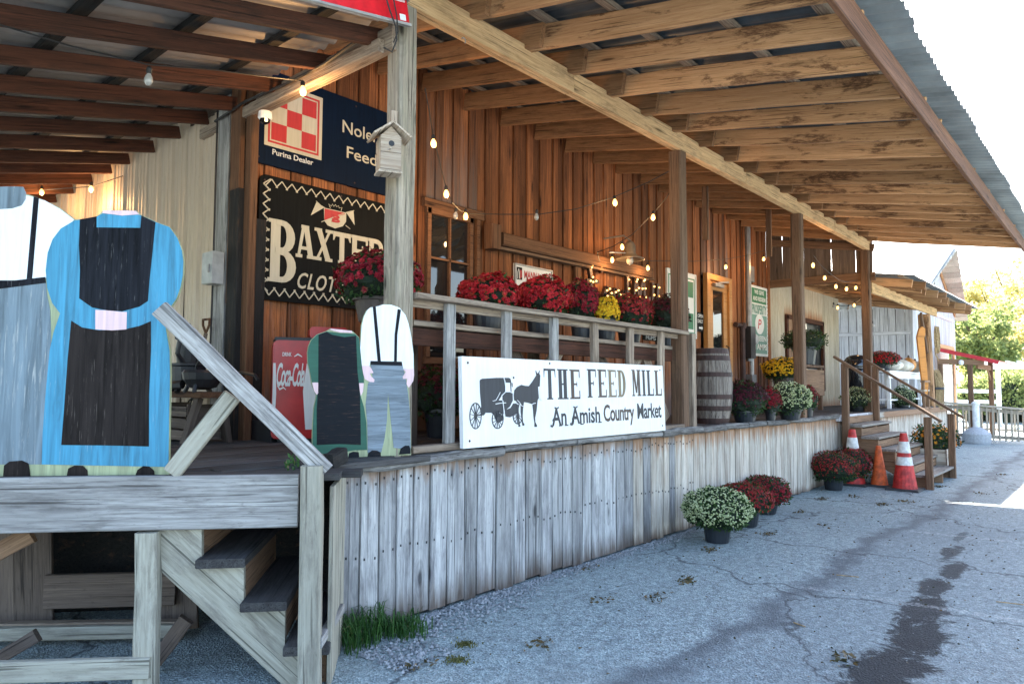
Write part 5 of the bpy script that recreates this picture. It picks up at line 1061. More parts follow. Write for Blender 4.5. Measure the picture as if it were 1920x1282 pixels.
for k in range(60):
    c = on(548+random.uniform(-14, 14), 876+random.uniform(-8, 6), Z=DZ+.005); d = V((random.uniform(-1, 1), random.uniform(-1, 1), 1.5)); leafquad(m, c+V((0, 0, random.uniform(0, .06))), d, .018, random.random()*3)
tag(m.o('small_weed', m_grass), 'little green weed growing from the dock by the handrail foot', 'weed')['kind'] = 'stuff'
m = bpy.data.objects['small_weed']
# ------------------------------------------------------------ front steps at the far end
stp = thing('front_steps', 'open brown wooden steps with two handrails up to the dock', 'steps', (13, 3, 0))
XS0, XS1 = 12.24, 14.02; nst = 5
tr_ = [(2.36, .20), (2.60, .38), (2.84, .56), (3.08, .74), (3.32, .92)]
for y_, z_ in tr_:
    for q_ in (0, 1): piece('tread', (XS0-.04, y_-.02+q_*.132, z_-.02), (XS1+.04, y_-.02+q_*.132, z_-.02), .128, .038, w_tread, stp, up=(0, 1, 0), rings=3)
    piece('riser', (XS0+.02, y_+.19, z_+.06), (XS1-.02, y_+.19, z_+.06), .11, .02, w_stair, stp, rings=2)
prof = [(2.30, 0), (2.30, .16)]
for i, (y_, z_) in enumerate(tr_): prof += [(y_-.06 if i else 2.30, z_-.042), (y_+.18, z_-.042)]
prof += [(3.56, .88), (3.56, .60), (2.52, 0)]
pf = []
for p_ in prof:
    if not pf or p_ != pf[-1]: pf.append(p_)
for xx in (XS0+.04, (XS0+XS1)/2, XS1-.04):
    fr_ = Fr((xx, 0, 0), (0, 1, 0)); slab('stringer', [(y_, z_) for y_, z_ in pf], fr_, .038, w_stair, stp, back=-.019)
for xx in (XS0-.10, XS1-.05):
    piece('rail_post', (xx, 2.30, 0), (xx, 2.30, 1.08), .10, .09, w_postb, stp, up=(0, 1, 0), rings=4); piece('rail_post', (xx, 3.46, 0 if xx < 13 else .9), (xx, 3.46, 1.90), .10, .09, w_postb, stp, up=(0, 1, 0), rings=4)
    piece('handrail', (xx, 2.12, 1.02), (xx, 3.62, 2.02), .04, .09, w_postb, stp, up=(0, -.5, 1), rings=4)
# planter box by the steps
pl = thing('planter_box', 'pale wooden planter box with orange flowers beside the steps', 'planter', (14.4, 2.6, 0))
for a, b in (((14.0, 2.40), (14.85, 2.40)), ((14.85, 2.40), (14.85, 3.0)), ((14.85, 3.0), (14.0, 3.0)), ((14.0, 3.0), (14.0, 2.40))):
    for k in range(3): piece('side_board', (*a, .08+k*.155), (*b, .08+k*.155), .15, .025, w_skirt2, pl, rings=2)
m = MB(); m.box((14.02, 2.42, .38), (14.83, 2.98, .42)); m.o('soil', m_soil, pl)
def bush(name, label, c, r, h, n, mat, fmat=None, nf=0, ls=.04, cat='shrub', core=.7, group=None):
    t = thing(name, label, cat, c, group); lv = MB(); sd_ = random.random()*90
    co_ = MB(); co_.lathe([(r*core*.5, .0), (r*core, h*.3), (r*core*.95, h*.6), (r*core*.5, h*.82), (.01, h*.88)], 10, c); co_.o('inner_growth', m_core, t, kind='stuff')
    for i in range(n):
        z = random.uniform(-.6, 1); ph = random.random()*6.283; q_ = math.sqrt(1-z*z); d = V((q_*math.cos(ph), q_*math.sin(ph), z)); l_ = (1+.35*noise.noise(d*2.2+V((sd_, 0, 0))))*random.uniform(.6, 1.05)
        p_ = V(c)+V((d.x*r*l_, d.y*r*l_, h*.5+d.z*h*.5*l_)); leafquad(lv, p_, d+V((random.uniform(-1, 1), random.uniform(-1, 1), random.uniform(-.5, 1))), ls*random.uniform(.7, 1.4), random.random()*3)
    lv.o('foliage', mat, t, kind='stuff')
    if nf:
        fl = MB()
        for i in range(nf):
            z = random.uniform(-.3, 1); ph = random.random()*6.283; q_ = math.sqrt(1-z*z); d = V((q_*math.cos(ph), q_*math.sin(ph), z)); flower(fl, V(c)+V((d.x*r, d.y*r, h*.5+d.z*h*.5)), d+V((0, 0, .4)), .03, 6)
        fl.o('blossoms', fmat, t, kind='stuff')
    return t
bush('planter_flowers', 'loose orange and gold flowers spilling from the planter box', (14.25, 2.62, .40), .33, .50, 900, m_leaf, m_f['orange'], 80, .035, 'flowers', .5)
bush('planter_flowers', 'second clump of orange flowers at the far side of the planter box', (14.6, 2.6, .36), .33, .42, 800, m_leafd, m_f['orange'], 60, .035, 'flowers', .5)
# cones
def cone(label, x, yb, h, kind):
    c = on(x, yb, Z=0); t = thing('traffic_cone', label, 'traffic cone', c, 'traffic cones by the steps'); r0, r1 = h*.20, h*.055; R_ = lambda u: r0+(r1-r0)*u
    b = MB(); s_ = h*.27
    b.v += [c+V(p_) for p_ in ((-s_, -s_, 0), (s_, -s_, 0), (s_, s_, 0), (-s_, s_, 0), (-s_*.95, -s_*.95, .03), (s_*.95, -s_*.95, .03), (s_*.95, s_*.95, .03), (-s_*.95, s_*.95, .03))]; b.f += [(3, 2, 1, 0), (4, 5, 6, 7), (0, 1, 5, 4), (1, 2, 6, 5), (2, 3, 7, 6), (3, 0, 4, 7)]; b.o('base', m_rub, t)
    if kind: bands = [(.0, .42, m_cone, 'body'), (.42, .57, m_conew, 'reflective_band'), (.57, .645, m_cone, 'body_band'), (.645, .85, m_conew, 'reflective_band'), (.85, 1.0, m_cone, 'tip')]
    else: bands = [(.0, 1.0, m_coneo, 'body')]
    for u0, u1, mt, nm in bands:
        e = .003 if mt is m_conew else 0; b = MB(); b.lathe([(R_(u0)+e, .03+u0*(h-.03)), (R_(u1)+e, .03+u1*(h-.03))], 20, c); b.o(nm, mt, t, smooth=False)
    return t
cone('large red cone with two white bands in front of the steps', 1697, 918, .84, 1); cone('plain orange cone without bands between the two banded ones', 1649, 911, .62, 0); cone('banded red cone half hidden behind the crimson mum', 1600, 908, .86, 1)
# ------------------------------------------------------------ far dock: grill, table, pumpkins, chair, orange plank
gr = thing('kettle_cooker', 'large glossy black domed cooker on the far dock', 'cooker', (15.9, 4.3, DZ)); gc = V(((on(1582, 700, Y=4.3).x+on(1628, 700, Y=4.3).x)/2, 4.3, 0)); R_ = 23*(gc.x*.75+4.3*.66)/CF
zt = on(1606, 665, Y=4.3).z
m = MB(); m.lathe([(R_, zt-R_*1.05), (R_*1.0, zt-R_*.9), (R_*.93, zt-R_*.5), (R_*.72, zt-R_*.2), (R_*.4, zt-R_*.04), (.01, zt)], 28, (gc.x, gc.y, 0)); m.o('lid', m_blackgl, gr, smooth=True)
m = MB(); m.lathe([(R_*.5, DZ+.25), (R_*.85, DZ+.35), (R_, zt-R_*1.45), (R_, zt-R_*1.1)], 28, (gc.x, gc.y, 0)); m.o('firebox', m_blackgl, gr, smooth=True); m = MB(); m.lathe([(R_*1.05, zt-R_*1.12), (R_*1.07, zt-R_*1.05)], 28, (gc.x, gc.y, 0)); m.o('rim_band', m_steel, gr)
m = MB(); m.box((gc.x-.1, gc.y-R_*1.75, zt-R_*1.2), (gc.x+.35, gc.y-R_*.95, zt-R_*1.12)); m.o('side_shelf', m_steel, gr)
for a in (0, 1.57, 3.14, 4.71):
    m = MB(); m.tube([(gc.x+R_*.6*math.cos(a), gc.y+R_*.6*math.sin(a), DZ+.35), (gc.x+R_*.8*math.cos(a), gc.y+R_*.8*math.sin(a), DZ-.04)], .02); m.o('leg', m_black, gr)
wt = thing('white_table', 'white painted table with pumpkins on the far dock', 'table', (18, 3.95, DZ)); tx0, tx1 = 16.4, 19.6
piece('table_top', (tx0, 4.05, 1.86), (tx1, 4.05, 1.86), .55, .035, p_white, wt, up=(0, 1, 0), rings=2); piece('apron', (tx0+.05, 3.82, 1.78), (tx1-.05, 3.82, 1.78), .13, .025, p_white, wt, rings=2)
for xx in (tx0+.15, (tx0+tx1)/2+.2, tx1-.1):
    for yy in (3.85, 4.27): piece('leg', (xx, yy, DZ-.05), (xx, yy, 1.84), .08, .06, p_white, wt, up=(0, 1, 0), rings=2)
piece('lower_shelf', (tx0+.1, 4.05, 1.25), (tx1-.1, 4.05, 1.25), .4, .03, p_white, wt, up=(0, 1, 0), rings=2)
def pumpkin(label, x, yb, r, mat, sq=.72, col=None):
    c = on(x, yb, Y=4.0); c.z = 1.878; t = thing('pumpkin', label, 'pumpkin', c, 'pumpkins on the white table'); m = MB(); nu = 24
    for j in range(9):
        th = math.pi*j/8
        for i in range(nu):
            ph = 2*math.pi*i/nu; k = r*(1-.09*abs(math.sin(ph*4)))*max(.02, math.sin(th)); m.v.append(c+V((k*math.cos(ph), k*math.sin(ph), r*sq*(1+math.cos(th)*(1-.15*math.sin(th))))))
    for j in range(8):
        for i in range(nu): m.f.append((j*nu+i, (j+1)*nu+i, (j+1)*nu+(i+1) % nu, j*nu+(i+1) % nu))
    m.o('fruit', mat, t, smooth=True); m = MB(); m.tube([c+V((0, 0, r*sq*1.9)), c+V((.01, 0, r*sq*2.25))], [.03, .018]); m.o('stem', m_bark, t)
pumpkin('white pumpkin at the left end of the white table', 1676, 696, .20, m_pumpw); pumpkin('second white pumpkin on the table left of the orange one', 1691, 696, .21, m_pumpw); pumpkin('taller cream pumpkin stacked at the middle of the table', 1698, 690, .19, m_pumpw); pumpkin('orange gourd between the white pumpkins', 1704, 697, .17, m_pumpo, 1.1); pumpkin('white pumpkin at the right end of the table', 1716, 697, .22, m_pumpw)
shelf(1627, 1682, 659, 692, 'red', 'big red mum behind the fourth post at the end of the table', Y=4.1, zf=1.88, grp='x', n=420, fr=.022, cover=.95, poth=.16)
op = thing('orange_board', 'bright orange board with a pointed notched head standing by the far post', 'board', (18.9, 3.5, DZ)); of = Fr((18.75, 3.45, 0), V((.85, -.5, 0)))
slab('plank', [of.px(*p_) for p_ in ((1720, 632), (1724, 616), (1730, 612), (1735, 616), (1735, 628), (1733, 634), (1741, 722), (1739, 742), (1729, 742), (1730, 722))], of, .04, w_orange, op); 
ch_ = thing('wooden_chair', 'low light wood rocking chair on the far dock', 'chair', (18.2, 3.85, DZ)); cx = 18.4
piece('seat', (cx-.05, 3.75, 1.45), (cx+.5, 3.75, 1.45), .45, .04, w_fence, ch_, up=(0, 1, 0), rings=2)
for dx in (0, .45):
    for dy in (-.2, .2): piece('leg', (cx+dx, 3.75+dy, DZ-.05), (cx+dx, 3.75+dy, 1.65 if dy < 0 else 1.45), .05, .05, w_stair, ch_, up=(1, 0, 0), rings=2)
piece('arm', (cx-.1, 3.55, 1.66), (cx+.5, 3.55, 1.66), .05, .09, w_stair, ch_, rings=2); piece('rocker', (cx-.2, 3.55, DZ-.03), (cx+.7, 3.55, DZ-.03), .05, .03, w_stair, ch_, rings=3)
sb = thing('straw_bale_figure', 'pale straw bundle standing on the dock beyond the chair', 'straw bundle', (20.3, 3.75, DZ-.1)); c0 = V((20.35, 3.72, DZ-.1)); m = MB()
for i in range(160):
    a = random.random()*6.28; r_ = .22*math.sqrt(random.random()); m.tube([c0+V((r_*math.cos(a), r_*math.sin(a), 0)), c0+V((r_*1.1*math.cos(a)+.02, r_*1.1*math.sin(a), .6)), c0+V((r_*.8*math.cos(a), r_*.8*math.sin(a), .9+random.uniform(-.15, .12)))], .008, 3, False)
m.o('stalks', m_straw, sb, kind='stuff'); m = MB(); m.lathe([(.245, .5), (.25, .53), (.245, .56)], 14, c0); m.o('twine', m_rub, sb)
# ------------------------------------------------------------ cream side building and lower roof
cb = thing('cream_annex', 'cream boarded annex under the lower far roof with a dark framed opening', 'building', (16.4, 5.5, DZ))
x = 14.3
while x < 18.7:
    w_ = random.uniform(.16, .22); xx = x+w_/2
    segs = [(DZ-.05, 3.75)] if not 15.1 < xx < 17.5 else [(3.05, 3.75), (DZ-.05, 1.45)]
    for a, b in segs: piece('wall_board', (xx, 5.5, a), (xx, 5.5, b), w_-.008, .03, w_cream, cb, up=(1, 0, 0), rings=2)
    x += w_
m = MB(); m.box((14.3, 5.55, 0), (18.7, 5.6, 3.0)); m.box((18.66, 5.6, 0), (18.7, 6.4, 3.8)); m.o('backing', m_black, cb)
o_ = MB()
for a, b in (((15.13, 1.45), (15.13, 3.05)), ((17.47, 1.45), (17.47, 3.05)), ((15.1, 3.02), (17.5, 3.02)), ((15.1, 1.47), (17.5, 1.47))): o_.bar((a[0], 5.46, a[1]), (b[0], 5.46, b[1]), .10, .06, up=(1, 0, 0) if a[0] == b[0] else (0, 0, 1))
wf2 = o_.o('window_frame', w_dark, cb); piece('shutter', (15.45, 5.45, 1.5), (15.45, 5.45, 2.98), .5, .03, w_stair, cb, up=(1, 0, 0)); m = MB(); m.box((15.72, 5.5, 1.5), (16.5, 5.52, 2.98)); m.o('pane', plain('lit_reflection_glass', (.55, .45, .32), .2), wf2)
lc = thing('lower_canopy', 'lower far porch roof with ragged rafter tails on a leaning post', 'porch roof', (17.5, 3.6, 3.4))
RL = lambda y: 3.42+.16*(y-3.6)
for k in range(14):
    xr = 14.7+k*.50; piece('rafter', (xr, 6.3, RL(6.3)+.14), (xr+random.uniform(-.03, .03), 2.95+random.uniform(-.12, .1), RL(2.95)+.14), .15, .045, w_raft_in if k % 2 else w_raft, lc, rings=3)
for yy in (3.1, 3.7, 4.4, 5.1): piece('purlin', (14.4, yy, RL(yy)+.235), (21.4, yy, RL(yy)+.235), .03, .09, w_rail, lc, rings=2)
x = 14.45; k = 0
while x < 21.3: corr('roof_sheet', (x, 2.88, RL(2.88)+.268+.004*(k % 2)), (1, 0, 0), V((0, 1, .16)).normalized(), V((0, -.16, 1)).normalized(), 3.5, 5, m_roofo, lc, seg=4); x += .66; k += 1
piece('beam', (14.36, 3.60, 3.40), (20.3, 3.60, 3.40), .20, .06, w_beam, lc, rings=6, rough=.004)
piece('post', (19.75, 3.70, DZ-.1), (19.45, 3.70, 3.30), .24, .24, w_raft, lc, up=(0, 1, 0), rings=4); piece('knee_brace', (19.15, 3.6, 2.35), (18.6, 3.6, 3.25), .09, .05, w_postb, lc, rings=2)
rp = thing('rope_coil', 'coil of frayed rope hanging on the leaning far post', 'rope', (19.25, 3.5, 2.7)); m = MB(); rc = on(1754, 637, Y=3.5)
for i in range(9): m.tube([rc+V((.13*math.cos(a)*random.uniform(.8, 1.1)+i*.006, -i*.008, .33*math.sin(a)*random.uniform(.85, 1.05))) for a in [j*.42 for j in range(16)]], .011, 4)
m.o('coils', m_straw, rp); m = MB(); m.tube([rc+V((-.1, 0, -.2)), rc+V((.0, 0, -.38)), rc+V((.15, 0, -.42)), rc+V((.25, 0, -.50))], .012); m.o('loose_end', m_straw, rp)

# ------------------------------------------------------------ barn
bn_ = thing('grey_barn', 'whitewashed grey board barn with a steep overhanging gable beyond the dock', 'barn', (25, 5, 0))
BX0, BX1, BYF = 21.4, 27.4, 4.35; AX = 24.4; AZ = 5.66; EZ = 4.1
slope = (AZ-EZ)/(BX1-AX)
def gz_(x): return AZ-abs(x-AX)*(AZ-EZ)/(BX1-AX)
y = BYF
while y < 7.2: w_ = random.uniform(.17, .24); piece('barn_board', (BX0, y+w_/2, 0), (BX0, y+w_/2, 3.75), w_-.015, .025, w_barn, bn_, up=(0, 1, 0), rings=2); y += w_
for yy in (5.15,): piece('door_header', (BX0-.03, 4.4, 3.0), (BX0-.03, 7.2, 3.02), .10, .03, w_barn, bn_)
x = BX0
while x < BX1:
    w_ = random.uniform(.17, .24); xc = x+w_/2
    lo_ = 0 if not 24.9 < xc < 26.9 else 2.75
    piece('barn_board', (xc, BYF, lo_), (xc, BYF, max(3.2, gz_(xc)-.05)), w_-.012, .025, w_barn, bn_, up=(1, 0, 0), rings=2); x += w_
piece('opening_trim', (24.8, BYF-.03, 2.8), (27.0, BYF-.03, 2.8), .12, .04, w_orange, bn_, rings=2); piece('opening_trim', (27.1, BYF-.02, 0), (27.1, BYF-.02, 2.8), .3, .04, w_raft, bn_, up=(1, 0, 0), rings=2)
piece('band_board', (AX-.5, BYF-.03, 3.72), (BX1, BYF-.03, 3.72), .10, .03, w_barn, bn_, rings=2)
m = MB(); m.box((24.8, BYF+.1, 0), (27.0, BYF+.14, 2.75)); m.o('white_door', m_whitep, bn_)
m = MB(); m.box((23.9, BYF-.03, 4.3), (24.4, BYF-.01, 4.95)); m.o('loft_window', m_black, bn_)
m = MB(); m.box((BX0+.1, BYF+.5, 0), (BX1-.1, 12, 3.7)); m.o('inner_wall', w_under, bn_)
m_palr = plain('pale_metal_roof', (.62, .63, .64), .5)
for sgn in (-1, 1):
    ex = AX+sgn*(BX1-AX+.55); ez = AZ-(BX1-AX+.55)*slope; OV = .42
    m = MB(); t = .06
    vs = [(AX, BYF-OV-.15, AZ+.03), (ex, BYF-OV+.1, ez+.03), (ex, 12, ez+.03), (AX, 12, AZ+.03)]; m.add(vs+[(a, b, c+t) for a, b, c in vs], [(3, 2, 1, 0), (4, 5, 6, 7), (0, 1, 5, 4), (1, 2, 6, 5), (2, 3, 7, 6), (3, 0, 4, 7)]); m.o('roof_slope', m_palr, bn_)
    n_ = 14
    for k in range(n_):
        a, b = k/n_, (k+.94)/n_; P = lambda u, v: V((AX+(ex-AX)*u, v, AZ+(ez-AZ)*u-.0))
        y0 = BYF-OV-.2+.3*(a); m2 = MB(); tt = -.03-random.uniform(0, .015)
        q_ = [P(a, y0), P(b, y0), P(b, BYF+.02), P(a, BYF+.02)]; m2.add(q_+[p_+V((0, 0, tt)) for p_ in q_], [(0, 1, 2, 3), (7, 6, 5, 4), (0, 4, 5, 1), (1, 5, 6, 2), (2, 6, 7, 3), (3, 7, 4, 0)]); m2.o('soffit_board', w_soff, bn_)
    piece('rake_board', (AX, BYF-.04, AZ-.12), (ex-sgn*.5, BYF-.04, ez+.12), .14, .04, w_raft, bn_, rings=2)
# red roofed shelter
rs_ = thing('red_roof_shelter', 'small open shelter with a red edged sloping roof and brown posts beyond the dock', 'shelter', (25.5, 3.8, 0))
m = MB(); A_, B_ = V((24, 4.28, 2.66)), V((24, 2.75, 2.24)); 
vs = [A_, B_, B_+V((3.2, 0, 0)), A_+V((3.2, 0, 0))]; m.add([p_+V((0, 0, .0)) for p_ in vs]+[p_+V((0, 0, .05)) for p_ in vs], [(3, 2, 1, 0), (4, 5, 6, 7), (0, 1, 5, 4), (1, 2, 6, 5), (2, 3, 7, 6), (3, 0, 4, 7)]); m.o('roof', m_redroof, rs_)
piece('rake_trim', A_+V((-.02, 0, .0)), B_+V((-.02, 0, .0)), .11, .03, m_redroof, rs_, rings=2)
for a, b in (((24.1, 3.45), .13), ((26.9, 3.30), .13), ((24.1, 4.2), .13)): piece('post', (a[0], a[1], 0), (a[0], a[1], 2.36), b, b, w_postb, rs_, up=(0, 1, 0), rings=3)
piece('cross_beam', (24.05, 4.25, 2.30), (24.05, 3.1, 2.24), .15, .05, w_stair, rs_, rings=2); piece('cross_beam', (24.2, 3.3, 2.15), (27, 3.3, 2.15), .15, .05, w_stair, rs_, rings=2); piece('brace', (26.9, 3.3, 1.75), (26.4, 3.35, 2.2), .07, .04, w_stair, rs_, rings=2)
m = MB(); m.lathe([(.03, 0), (.06, .02), (.07, .08), (.05, .13), (.01, .15)], 10, (24.0, 3.65, 2.18)); m.o('floodlight', m_whitep, rs_)
# ramp fence
rf = thing('ramp_fence', 'pale wooden baluster fence crossing behind the steps to the right edge', 'fence', (23.6, 2.6, 0))
fa, fb_ = V((23.6, 4.2, 1.10)), V((23.6, .4, .80))
fp = lambda t: fa+(fb_-fa)*t
piece('top_rail', fa, fb_, .06, .14, w_fence, rf, rings=4); piece('sub_rail', fa-V((0, 0, .10)), fb_-V((0, 0, .10)), .10, .04, w_fence, rf, rings=3); piece('bottom_rail', fa-V((0, 0, .90)), fb_-V((0, 0, .70)), .09, .04, w_fence, rf, rings=3)
for k in range(27):
    t = (k+.4)/27; p_ = fp(t); piece('baluster', (p_.x-.03, p_.y, .06), (p_.x-.03, p_.y, p_.z-.04), .045, .04, w_fence, rf, up=(0, 1, 0), rings=2)
rf2 = thing('second_ramp_fence', 'second lower pale fence seen through the balusters', 'fence', (27.5, 3, 0))
piece('top_rail', (27.5, 4.2, .80), (27.5, .6, .72), .06, .12, w_fence, rf2, rings=2); piece('bottom_rail', (27.5, 4.2, .2), (27.5, .6, .12), .06, .05, w_fence, rf2, rings=2)
for k in range(16): piece('baluster', (27.5, 4.1-k*.22, .1), (27.5, 4.1-k*.22, .78), .05, .04, w_fence, rf2, up=(0, 1, 0), rings=2)
ub = thing('umbrella_base', 'domed grey umbrella base with a white upright pipe near the fence', 'umbrella base', (23.1, 3.15, 0)); c = V((23.05, 3.2, 0))
m = MB(); m.lathe([(.33, 0), (.34, .05), (.34, .26), (.31, .30), (.22, .38), (.10, .44), (.08, .45)], 24, c); m.o('base', m_conc, ub); m = MB(); m.lathe([(.085, .44), (.085, 1.05), (.10, 1.06), (.10, 1.10), (.05, 1.15)], 16, c); m.o('pipe', m_whitep, ub)
pg = thing('white_pergola', 'white painted garden pergola and rail fence before the hedge', 'pergola', (34, 4, 0))
for yy in (5.6, 3.93, 1.9): piece('post', (34, yy, 0), (34, yy, 2.45), .16, .16, m_whitep, pg, up=(0, 1, 0), rings=2)
piece('beam', (34, 4.5, 2.36), (34, 0, 2.36), .20, .10, m_whitep, pg, rings=2)
for k in range(12): piece('crosspiece', (33.4, 4.3-k*.36, 2.52), (36.5, 4.3-k*.36, 2.52), .12, .06, m_whitep, pg, rings=2)
for zz in (1.38, .95): piece('rail', (34, 6.2, zz), (34, 3.93, zz), .14, .05, m_whitep, pg, rings=2)
ho = thing('red_roof_house', 'distant low white house with a faded red ribbed roof', 'house', (62, 5, 0))
m = MB(); m.box((62, -6, 0), (70, 7.4, 4.0)); m.o('wall', m_whitep, ho); m = MB(); vs = [(61.5, -7, 3.9), (61.5, 7.8, 3.9), (66, 7.8, 5.3), (66, -7, 5.3)]; m.add(vs+[(a, b, c+.08) for a, b, c in vs], [(3, 2, 1, 0), (4, 5, 6, 7), (0, 1, 5, 4), (1, 2, 6, 5), (2, 3, 7, 6), (3, 0, 4, 7)]); m.o('roof', m_pinkroof, ho)
for k in range(30): piece('roof_rib', (61.5, 7.6-k*.5, 4.0), (66, 7.6-k*.5, 5.4), .04, .05, m_pinkroof, ho, rings=2)
# trees and hedge
def tree(label, c, H, cr, n, mat, ls=.3, tw=.25, name='leafy_tree', low=.35, group='trees beyond the yard'):
    t = thing(name, label, 'tree', c, group); c = V(c); tk = MB(); top = c+V((0, 0, H*.75)); tk.tube([c, c+V((0, 0, H*.3)), c+V((.1*cr, .05*cr, H*.55)), top], [tw, tw*.75, tw*.45, tw*.1], 8)
    tk.o('trunk', m_bark, t); lb_ = MB(); ends = []
    for k in range(11):
        a = k*2.4; z0 = H*(.3+.04*k); e = c+V((math.cos(a)*cr*random.uniform(.5, .85), math.sin(a)*cr*random.uniform(.5, .85), z0+H*random.uniform(.12, .3))); mid = (c+V((0, 0, z0))+e)/2+V((0, 0, -.03*H)); lb_.tube([c+V((0, 0, z0)), mid, e], [tw*.35, tw*.22, tw*.06], 5); ends.append(e)
    lb_.o('limbs', m_bark, t, kind='stuff'); lv = MB(); cl = [e for e in ends]+[c+V((random.uniform(-.8, .8)*cr, random.uniform(-.8, .8)*cr, H*random.uniform(low, 1)))for k in range(26)]
    cl = [p_ for p_ in cl if ((p_.x-c.x)**2+(p_.y-c.y)**2)/cr**2+((p_.z-c.z-H*.66)/(H*.38))**2 < 1.05] or ends
    rs2 = [cr*random.uniform(.2, .38) for _ in cl]
    for i in range(n):
        k = random.randrange(len(cl)); d = V((random.gauss(0, 1), random.gauss(0, 1), random.gauss(0, .8))).normalized()*rs2[k]*random.random()**.4
        leafquad(lv, cl[k]+d, d+V((random.uniform(-1, 1), random.uniform(-1, 1), random.uniform(-1, 1)))*cr*.3, ls*random.uniform(.6, 1.4), random.random()*3)
    lv.o('crown', mat, t, kind='stuff'); return t
def gp_(x, X): p_ = on(x, 700, X=X); return V((p_.x, p_.y, 0))
tree('tall pale autumn tree at the far right edge of the view', gp_(1905, 75), 13.2, 4.8, 7000, m_tree, .26)
tree('slender autumn tree with open branches rising left of the far house', gp_(1868, 70), 11.0, 3.3, 3800, m_tree, .24)
tree('bushy green tree directly beyond the barn corner', gp_(1838, 48), 6.4, 2.3, 5500, m_treeg, .2, low=.1)
tree('low yellow green tree between the barn and the pergola', gp_(1858, 55), 6.3, 2.6, 4500, m_tree, .2, low=.1)
tree('dark green tree behind the pergola beam', gp_(1915, 50), 3.6, 1.9, 4000, m_treeg, .2, low=.05)
for k, (px_, X_, r_, h_) in enumerate(((1822, 38, 1.0, 1.9), (1850, 39, 1.1, 2.1), (1880, 38, 1.2, 2.3), (1905, 40, 1.3, 2.2), (1928, 39, 1.3, 2.4), (1955, 40, 1.5, 2.4))):
    bush('hedge_shrub', ['golden green shrub seen between the shelter posts', 'yellow green shrub left of the white pergola post', 'golden shrub just right of the white pergola post', 'tall golden green shrub farther right of the pergola post', 'yellow shrub cut by the right edge of the frame', 'shrub beyond the right edge of the hedge'][k], gp_(px_, X_), r_, h_, 2600, m_tree if k % 2 else m_treeg, ls=.13, core=.6, group='hedge shrubs beyond the fence')
for k, (x_, y_, h_) in enumerate(((-25, 34, 11), (-10, 42, 13), (6, 46, 12), (-38, 20, 12), (40, 34, 12), (60, 26, 12), (95, 14, 13))):
    tree(['tree far behind the mill on the left', 'tall tree far behind the mill', 'tree behind the mill roof', 'tree at the far left of the yard', 'tree behind the barn', 'tree beyond the barn on the far side', 'distant tree behind the red roofed house'][k], (x_, y_, 0), h_, 5, 1800, m_treeg, .5)
# ------------------------------------------------------------ string lights
bulb_me = {}
def bulbmesh():
    m = MB(); m.lathe([(.001, -.125), (.018, -.118), (.030, -.095), (.031, -.078), (.024, -.055), (.014, -.038), (.013, -.03)], 12); a = mk(m.v, m.f, 'bulb'); b = mk(m.v, m.f, 'bulb'); a.materials.append(m_bulb); b.materials.append(m_bulboff); a.shade_smooth(); b.shade_smooth()
    m = MB(); m.lathe([(.014, -.035), (.020, -.03), (.021, .0), (.014, .012), (.006, .02)], 10); s_ = mk(m.v, m.f, 'socket'); s_.materials.append(m_wire); return a, b, s_
bl_on, bl_off, bl_s = bulbmesh()
def string(label, cable, bulbs, light=0, r=.005, name='string_lights', par=None, sc_=.82, power=1.3):
    """cable: list of 3D points; bulbs: (point of the socket top, lit)"""
    t = thing(name, label, 'string lights', cable[0], 'string lights hung under the porch roofs'); m = MB(); m.tube(cable, r, 5); m.o('cable', m_wire, t)
    for i, (p_, lit) in enumerate(bulbs):
        M_ = Matrix.Translation(p_) @ Matrix.Rotation(random.uniform(-.12, .12), 4, 'X') @ Matrix.Scale(sc_, 4)
        o = link('socket', bl_s, M_, t); b_ = bpy.data.objects.new('bulb', bl_on if lit else bl_off); COL.objects.link(b_); b_.parent = o
        if lit and light and i % light == 0:
            ld_ = bpy.data.lights.new('bulb_light', 'POINT'); ld_.energy = power; ld_.color = (1, .55, .22); ld_.shadow_soft_size = .035; lo = bpy.data.objects.new('bulb_light', ld_); COL.objects.link(lo); lo.location = V(p_)+V((0, -.02, -.17))
    return t
def sag(a, b, s_=.15, n=8): a, b = V(a), V(b); return [a+(b-a)*(i/n)+V((0, 0, -s_*4*(i/n)*(1-i/n))) for i in range(n+1)]
def pxs(pts, Y0, Y1=None):
    Y1 = Y0 if Y1 is None else Y1; n = len(pts)-1; return [on(x, y, Y=Y0+(Y1-Y0)*i/n) for i, (x, y) in enumerate(pts)]
def hang(x, y, Y, lit=1): return (on(x, y-14*0, Y=Y)+V((0, 0, .10)), lit)
string('string light cable dropping from the near post towards the window', pxs([(797, 165), (806, 215), (812, 255), (826, 310), (836, 350), (848, 380), (862, 394), (882, 401)], 4.2, 5.1), [hang(812, 277, 4.4), hang(836, 371, 4.7), hang(855, 411, 4.95, 0), hang(873, 412, 5.05)], 1)
string('long string light cable swinging across the board wall above the timber', pxs([(882, 401), (940, 402), (1010, 402), (1080, 392), (1150, 370), (1215, 342), (1275, 310)], 5.1, 3.75), [hang(1006, 413, 4.6, 0), hang(1152, 386, 4.15)], 1)
string('string light cable running from the second post down to the marquee letters', pxs([(1276, 330), (1250, 370), (1225, 400), (1185, 440), (1150, 462), (1120, 473), (1124, 490)], 3.75, 5.2), [hang(1225, 413, 4.2), hang(1166, 468, 4.9), hang(1148, 492, 5.2)], 1)
string('string light cable stretched low between the lamp and the far corner', pxs([(1142, 478), (1180, 484), (1215, 489), (1300, 490), (1361, 486), (1400, 479), (1432, 470)], 5.25, 5.2), [hang(1214, 507, 5.2), hang(1361, 504, 5.2), hang(1432, 489, 5.1), ], 1)
